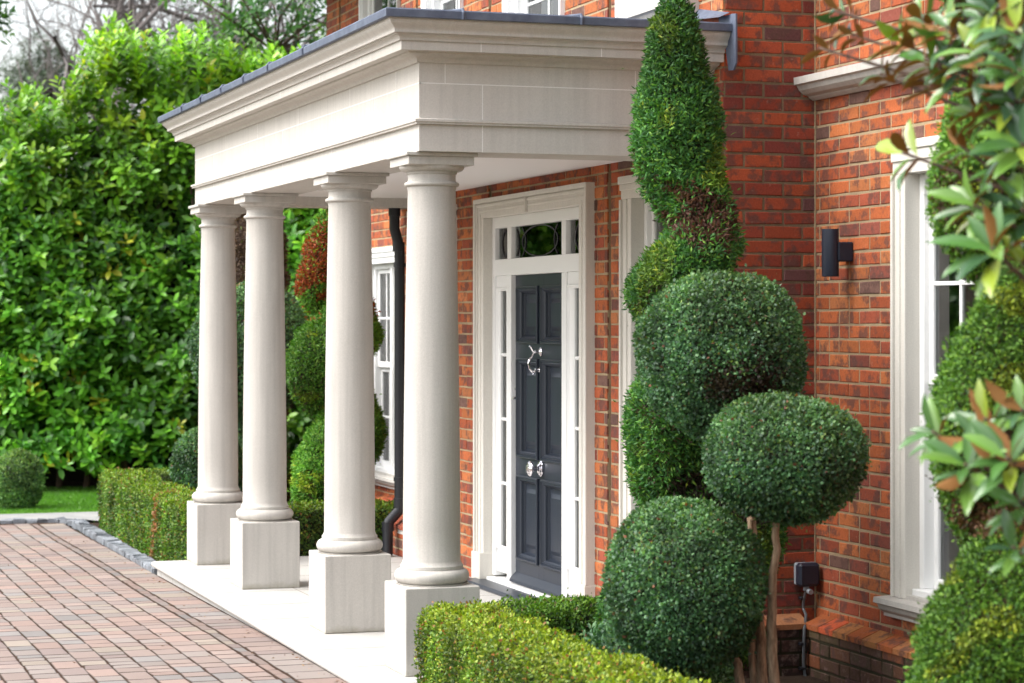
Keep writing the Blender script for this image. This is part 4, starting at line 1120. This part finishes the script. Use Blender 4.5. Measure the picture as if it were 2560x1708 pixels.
for i in range(26):
    s_ = -8.2+i*.31+rg.uniform(-.1, .1); p = frame_pt(np.array([s_]), D0+.55, 0)[0]
    tb.tube([(p[0], p[1], -2.05), (p[0]+rg.normal(0, .06), p[1]+rg.normal(0, .08), -.8), (p[0]+rg.normal(0, .12), p[1]+rg.normal(0, .18), .9), (p[0]+rg.normal(0, .12), p[1]+rg.normal(0, .2), 2.2)], [.04, .03, .02, .012], 6)
tb.build('stems', M['bark2'], la_)

# ---- leafy and bare trees behind
def branch_tree(rng, base, h, spread, levels, r0, lean=(0, 0), nbr=4, up=.35, first=.35, sides=6):
    mb = MB(); tips = []
    def grow(p, d, L, r_, lev):
        seg = 4; pts = [p]; q = p.copy(); dd = d.copy()
        for i in range(seg):
            dd = unit(dd+rng.normal(0, .13+.03*lev, 3)+np.array([0, 0, .05])); q = q+dd*L/seg; pts.append(q.copy())
        rr = list(np.linspace(r_, r_*.55, seg+1)); mb.tube(pts, rr, max(3, sides-lev), cap=False)
        if lev >= levels: tips.append((pts[-1], dd)); tips.append((pts[2], dd)); return
        for b in range(nbr+(1 if lev else 2)):
            i = rng.integers(1, seg+1) if lev else rng.integers(2, seg+1)
            a = unit(np.cross(dd, rng.normal(size=3))); nd_ = unit(dd*.55+a*spread+np.array([0, 0, up]))
            grow(pts[i], nd_, L*rng.uniform(.55, .8), r_*.55*(.7 if lev else 1), lev+1)
        tips.append((pts[-1], dd))
    grow(np.array(base, float), unit(np.array([lean[0], lean[1], 1.0])), h*first, r0, 0)
    return mb, tips
def bare_tree(px, d, h, seed, label, r0=.28, spread=.75, levels=5, lean=(0, 0), first=.33, nbr=3):
    rng = np.random.default_rng(seed); b = P_at(px, 800, d); bz = zg(-60 if b[0] < -60 else b[0])-.1
    root = empty('bare_tree', (b[0], b[1], bz), label, 'tree', 'bare trees beyond the hedge')
    mb, tips = branch_tree(rng, (b[0], b[1], bz), h, spread, levels, r0, lean, nbr, .30, first)
    mb.build('branches', M['barkfar'], root, smooth=True); return root
bare_tree(470, 42, 15, 303, 'large bare winter tree rising behind the laurel hedge, thick limbs above the portico roof', .34, .85, 5, (.0, -.05), .36, 3)
bare_tree(250, 50, 15, 307, 'bare tree with fine spreading twigs above the middle of the laurel hedge', .18, .9, 4, (0, .05), .36, 4)
bare_tree(40, 58, 15, 311, 'bare tree with fine twigs at the top left corner', .15, .9, 4, (0, 0), .38, 4)
bare_tree(700, 46, 17, 313, 'bare tree behind the dark evergreen next to the house', .26, .8, 4, (0, 0), .40, 4)
def leafy(name, label, px, py, d, rx, rz, nclump, per, leaf, pal, palw, seed, trunkr=.09, mat='laurel', dense=.5, k=8, ln=.25, bush=None):
    rng = np.random.default_rng(seed); c = P_at(px, py, d); bz = zg(max(c[0], -60))-.1
    root = empty(name, (c[0], c[1], bz), label, 'tree')
    dirs = unit(rng.normal(size=(nclump, 3))); rad = rng.random(nclump)**.45
    cc = c+dirs*rad[:, None]*np.array([rx, rx, rz])
    bs = np.repeat(cc, per, 0)+rng.normal(0, dense, (nclump*per, 3)); dd = unit(unit(bs-c)*.6+np.array([0, 0, .6])+rng.normal(0, .4, bs.shape))
    Pq, Dq, Nq, Cq, Lq = shoots(bs, dd, rng, k, ln, leaf, leaf*.4, lambda X, r_: pick(len(X), r_, pal, palw), .2)
    leaves_obj('crown', Pq, Dq, Nq, Lq, Lq*.40, Cq, M[mat], root, LEAF, True)
    tb = MB(); tb.tube([(c[0], c[1], bz), (c[0]+.1, c[1], (bz+c[2])/2), tuple(c)], [trunkr, trunkr*.7, trunkr*.4], 8)
    for i in range(0, nclump, 2):
        a = np.array([c[0], c[1], min(c[2], cc[i][2]-rz*.2)]); tb.tube([a, (a+cc[i])/2+rng.normal(0, .1, 3), cc[i]], [trunkr*.3, trunkr*.2, trunkr*.08], 5)
    tb.build('trunk', M['bark2'], root); return root
LG = [(.05, .14, .035), (.085, .20, .045), (.14, .26, .06), (.035, .10, .035)]
leafy('evergreen_tree', 'loose dark green evergreen tree above the hedge beside the house', 690, 130, 27.6, 1.15, 1.6, 60, 9, .13, LG, [.35, .3, .15, .2], 401, .07, dense=.16)
leafy('evergreen_tree', 'dark evergreen branches entering at the top left corner', -95, 0, 28.6, .52, .68, 20, 7, .14, LG, [.35, .3, .15, .2], 403, .05, dense=.10)
leafy('pine_tree', 'distant rounded grey-green pine above the left end of the hedge', 105, 240, 64, 1.15, 1.45, 110, 12, .16, [(.075, .105, .075), (.10, .13, .09), (.06, .08, .06)], [.4, .3, .3], 405, .16, 'yew', .26, 7, .3)
# garden opposite the house (seen only as reflections in the glass)
for i, (x, y) in enumerate(((-38, -5.4), (-38, -8.8), (-39, -12.2), (-38, -15.6))):
    rng = np.random.default_rng(500+i); root = empty('garden_tree', (x, y, zg(x)-.05), 'leafy garden tree beyond the left side of the drive', 'tree', 'trees across the drive')
    nb_ = 2600; c = np.array([x, y, 1.6]); dd = unit(rng.normal(size=(nb_, 3))); b = c+dd*rng.uniform(.35, 1, (nb_, 1))*np.array([2.6, 2.2, 3.4])
    b += Noise(70+i, 1.5)(b)[:, None]*np.array([.5, .4, .4])
    Pq, Dq, Nq, Cq, Lq = shoots(b, unit(dd+rng.normal(0, .5, dd.shape)), rng, 5, .5, .30, .14, lambda X, r_: pick(len(X), r_, [(.09, .22, .05), (.14, .28, .07), (.05, .14, .04)], [.4, .3, .3]), .2)
    leaves_obj('crown', Pq, Dq, Nq, Lq, Lq*.45, Cq, M['laurel'], root, LEAF, True)
    MB().tube([(x, y, zg(x)-.05), (x, y, 1.0)], [.16, .1], 8).build('trunk', M['bark2'], root)

# ---- magnolia, nearest to the camera
rng = np.random.default_rng(601)
mt = P_at(2790, 800, 6.9); mag = empty('magnolia_tree', (mt[0], mt[1], zg(mt[0])-.03), 'magnolia with big glossy green leaves, rust brown beneath, hanging in from the right edge', 'tree')
ros = [(1915, 25, 7.2, .8, 5), (1880, 110, 7.3, .6, 3), (1945, 75, 7.2, .7, 5), (2065, 95, 7.0, 1, 7), (2120, 135, 6.8, 1, 6), (2190, 150, 6.7, 1.1, 7), (2110, 40, 6.9, 1, 6), (2280, 30, 6.5, 1.1, 7), (2020, 170, 7.2, .8, 5), (2170, 60, 6.7, 1.1, 8), (2150, 190, 6.9, 1, 7), (2255, 120, 6.5, 1.1, 9), (2330, 70, 6.4, 1.1, 9), (2240, 260, 6.7, 1.1, 8), (2330, 230, 6.5, 1.1, 9),
       (2070, 350, 7.0, 1.3, 2), (2200, 330, 6.8, .9, 5), (2310, 360, 6.6, 1.1, 8), (2235, 470, 6.6, 1.15, 9), (2345, 480, 6.5, 1.1, 8), (2275, 570, 6.4, 1.25, 11), (2345, 600, 6.6, 1, 7), (2140, 990, 6.6, .9, 6),
       (2215, 1065, 6.4, 1.05, 8), (2260, 960, 6.6, 1, 7), (2310, 1050, 6.3, 1.1, 9), (2345, 940, 6.5, 1, 7), (2235, 1000, 6.5, .9, 6), (2340, 1150, 6.5, 1, 7), (2290, 200, 6.6, 1.1, 8), (2345, 330, 6.4, 1.1, 8), (2250, 30, 6.6, 1, 7), (2340, 160, 6.3, 1.1, 8), (2325, 1255, 6.4, .8, 6)]
Pp, Dd, Nn, Cc, Ll = [], [], [], [], []
tw = MB()
trunk_pts = [np.array([mt[0], mt[1], zg(mt[0])-.05]), P_at(2780, 1300, 6.9), P_at(2760, 800, 6.85), P_at(2740, 300, 6.8), P_at(2720, -200, 6.8)]
for (dx_, dy_, d_, sc, nl) in ros:
    c = P_at(dx_*1.0894, dy_*1.0894, d_)
    src = P_at(2745, dy_*1.0894+170, 6.85); mid = (c+src)/2+np.array([0, 0, -.03])+rng.normal(0, .02, 3)
    tw.tube([src, src*.6+mid*.4, mid, mid*.4+c*.6, c], [.011, .009, .007, .006, .005], 6)
    out = unit(c-src+np.array([0, 0, .10])+rng.normal(0, .08, 3)); ax = unit(np.cross(out, rng.normal(size=3))); bx = np.cross(out, ax)
    nl += 3
    for i in range(nl):
        a = i*2.39+rng.uniform(0, .5); t = i/nl; rad = ax*cos(a)+bx*sin(a)
        Pp.append(c-out*.06*(1-t)); Dd.append(unit(out*(.35+.6*t)+rad*.9+np.array([0, 0, -.12]))); Nn.append(unit(out*.8-rad*.4+np.array([0, 0, .55])+rng.normal(0, .25, 3)))
        Cc.append(np.array([(.06, .15, .033), (.12, .24, .04), (.04, .10, .04), (.22, .30, .03)][rng.choice(4, p=[.35, .3, .2, .15])])*rng.uniform(.8, 1.2)); Ll.append(.135*sc*rng.uniform(.7, 1.15)); Nn[-1] = Nn[-1]*(-1 if rng.random() < .14 else 1)
Pp, Dd, Nn, Cc, Ll = map(np.array, (Pp, Dd, Nn, Cc, Ll))
LEAFM = (np.array([(0, 0, 0), (.10, .10, 0), (.10, -.10, 0), (.35, .45, .05), (.35, 0, -.02), (.35, -.45, .05), (.65, .48, .03), (.65, 0, -.05), (.65, -.48, .03), (.88, .24, -.06), (.88, 0, -.10), (.88, -.24, -.06), (1, 0, -.15)]),
         [np.array([[0, 2, 1], [1, 2, 4], [1, 4, 3], [2, 5, 4], [9, 10, 12], [10, 11, 12]]), np.array([[3, 4, 7, 6], [4, 5, 8, 7], [6, 7, 10, 9], [7, 8, 11, 10]])])
# make the upper side face the leaf normal
leaves_obj('leaves', Pp, Dd, Nn, Ll, Ll*.31, Cc, M['magnolia'], mag, LEAFM, True)
tw.build('twigs', M['bark2'], mag, smooth=True)
autosmooth(MB().tube(trunk_pts, [.06, .055, .05, .04, .03], 12).build('trunk', M['bark2'], mag), 60)

# grass blades on the lawn
n = 70000; r = np.random.default_rng(701); gx_ = r.uniform(-27.2, -23.3, n); gy_ = r.uniform(-2.0, 4.9, n)
P = np.stack([gx_, gy_, zg(gx_)+.018], 1); D = unit(np.array([0, 0, 1.0])+r.normal(0, .35, (n, 3))); 
o = leaves_obj('grass', P, D, unit(r.normal(size=(n, 3))), r.uniform(.02, .045, n), .006, pick(n, r, [(.10, .27, .02), (.14, .34, .025), (.07, .20, .018)], [.4, .35, .25]), M['laurel'], None)
tag(o, 'short bright green lawn grass in front of the laurel hedge', 'grass', kind='stuff')

n = 260; r = np.random.default_rng(702); fx = r.uniform(-21, -8, n); fy = np.concatenate([r.uniform(.8, 2.9, n-170), 2.93-r.exponential(.06, 170)])
P = np.stack([fx, fy, zg(fx)+.004], 1); D = unit(np.stack([r.normal(size=n), r.normal(size=n), r.uniform(0, .2, n)], 1))
o = leaves_obj('leaf_litter', P, D, unit(np.array([0, 0, 1.0])+r.normal(0, .3, (n, 3))), r.uniform(.010, .028, n), .012, pick(n, r, [(.16, .07, .03), (.10, .05, .025), (.28, .17, .08)], [.4, .35, .25]), M['yew'], None)
tag(o, 'scattered tiny brown leaves and seeds on the block paving', 'leaf litter', kind='stuff')

# ================================================================== CAMERA, LIGHT, WORLD
cam = bpy.data.cameras.new('Camera'); co = bpy.data.objects.new('Camera', cam); COL.objects.link(co)
co.location = (0, 0, 0); co.rotation_euler = (radians(90), 0, atan2(CT, ST)+0)    # placeholder, set below
from mathutils import Matrix, Vector
fw_ = Vector((-CT, ST, 0)); rt_ = Vector((ST, CT, 0)); up_ = Vector((0, 0, 1))
R3 = Matrix((rt_, up_, -fw_)).transposed(); co.rotation_euler = R3.to_euler()
cam.sensor_width = 36; cam.lens = F/2560*36; cam.shift_y = -54/2560; cam.clip_end = 1500; cam.clip_start = .1
cam.dof.use_dof = True; cam.dof.focus_distance = 13.2; cam.dof.aperture_fstop = 3.2
scene.camera = co
SUN_EL, SUN_AZ = radians(52), atan2(-.86, -.10)     # direction towards the sun, angle in XY
sd = Vector((cos(SUN_EL)*cos(SUN_AZ), cos(SUN_EL)*sin(SUN_AZ), sin(SUN_EL)))
sl = bpy.data.lights.new('Sun', 'SUN'); sl.energy = .9; sl.angle = radians(45); sl.color = (1, .975, .94)
so_ = bpy.data.objects.new('Sun', sl); COL.objects.link(so_); so_.rotation_euler = sd.to_track_quat('Z', 'Y').to_euler(); so_.location = (-14, -6, 12)
w = bpy.data.worlds.new('World'); scene.world = w; w.use_nodes = True; nt = w.node_tree
bg = nt.nodes['Background']; sky = nt.nodes.new('ShaderNodeTexSky'); sky.sky_type = 'NISHITA'; sky.sun_disc = False
sky.sun_elevation = SUN_EL; sky.sun_rotation = atan2(sd.x, sd.y); sky.air_density = 1.2; sky.dust_density = 4.0; sky.ozone_density = .8
hs = nt.nodes.new('ShaderNodeHueSaturation'); hs.inputs['Saturation'].default_value = .35; hs.inputs['Value'].default_value = 1.1
nt.links.new(sky.outputs[0], hs.inputs['Color']); nt.links.new(hs.outputs[0], bg.inputs['Color']); bg.inputs['Strength'].default_value = .15
scene.render.engine = 'CYCLES'
scene.view_settings.view_transform = 'Standard'; scene.view_settings.look = 'None'; scene.view_settings.exposure = 1.36; scene.view_settings.gamma = 1
scene.cycles.max_bounces = 8; scene.cycles.transparent_max_bounces = 16
# lift everything so that the drive is near z = 0
for o in scene.objects:
    if o.parent is None: o.location.z += H
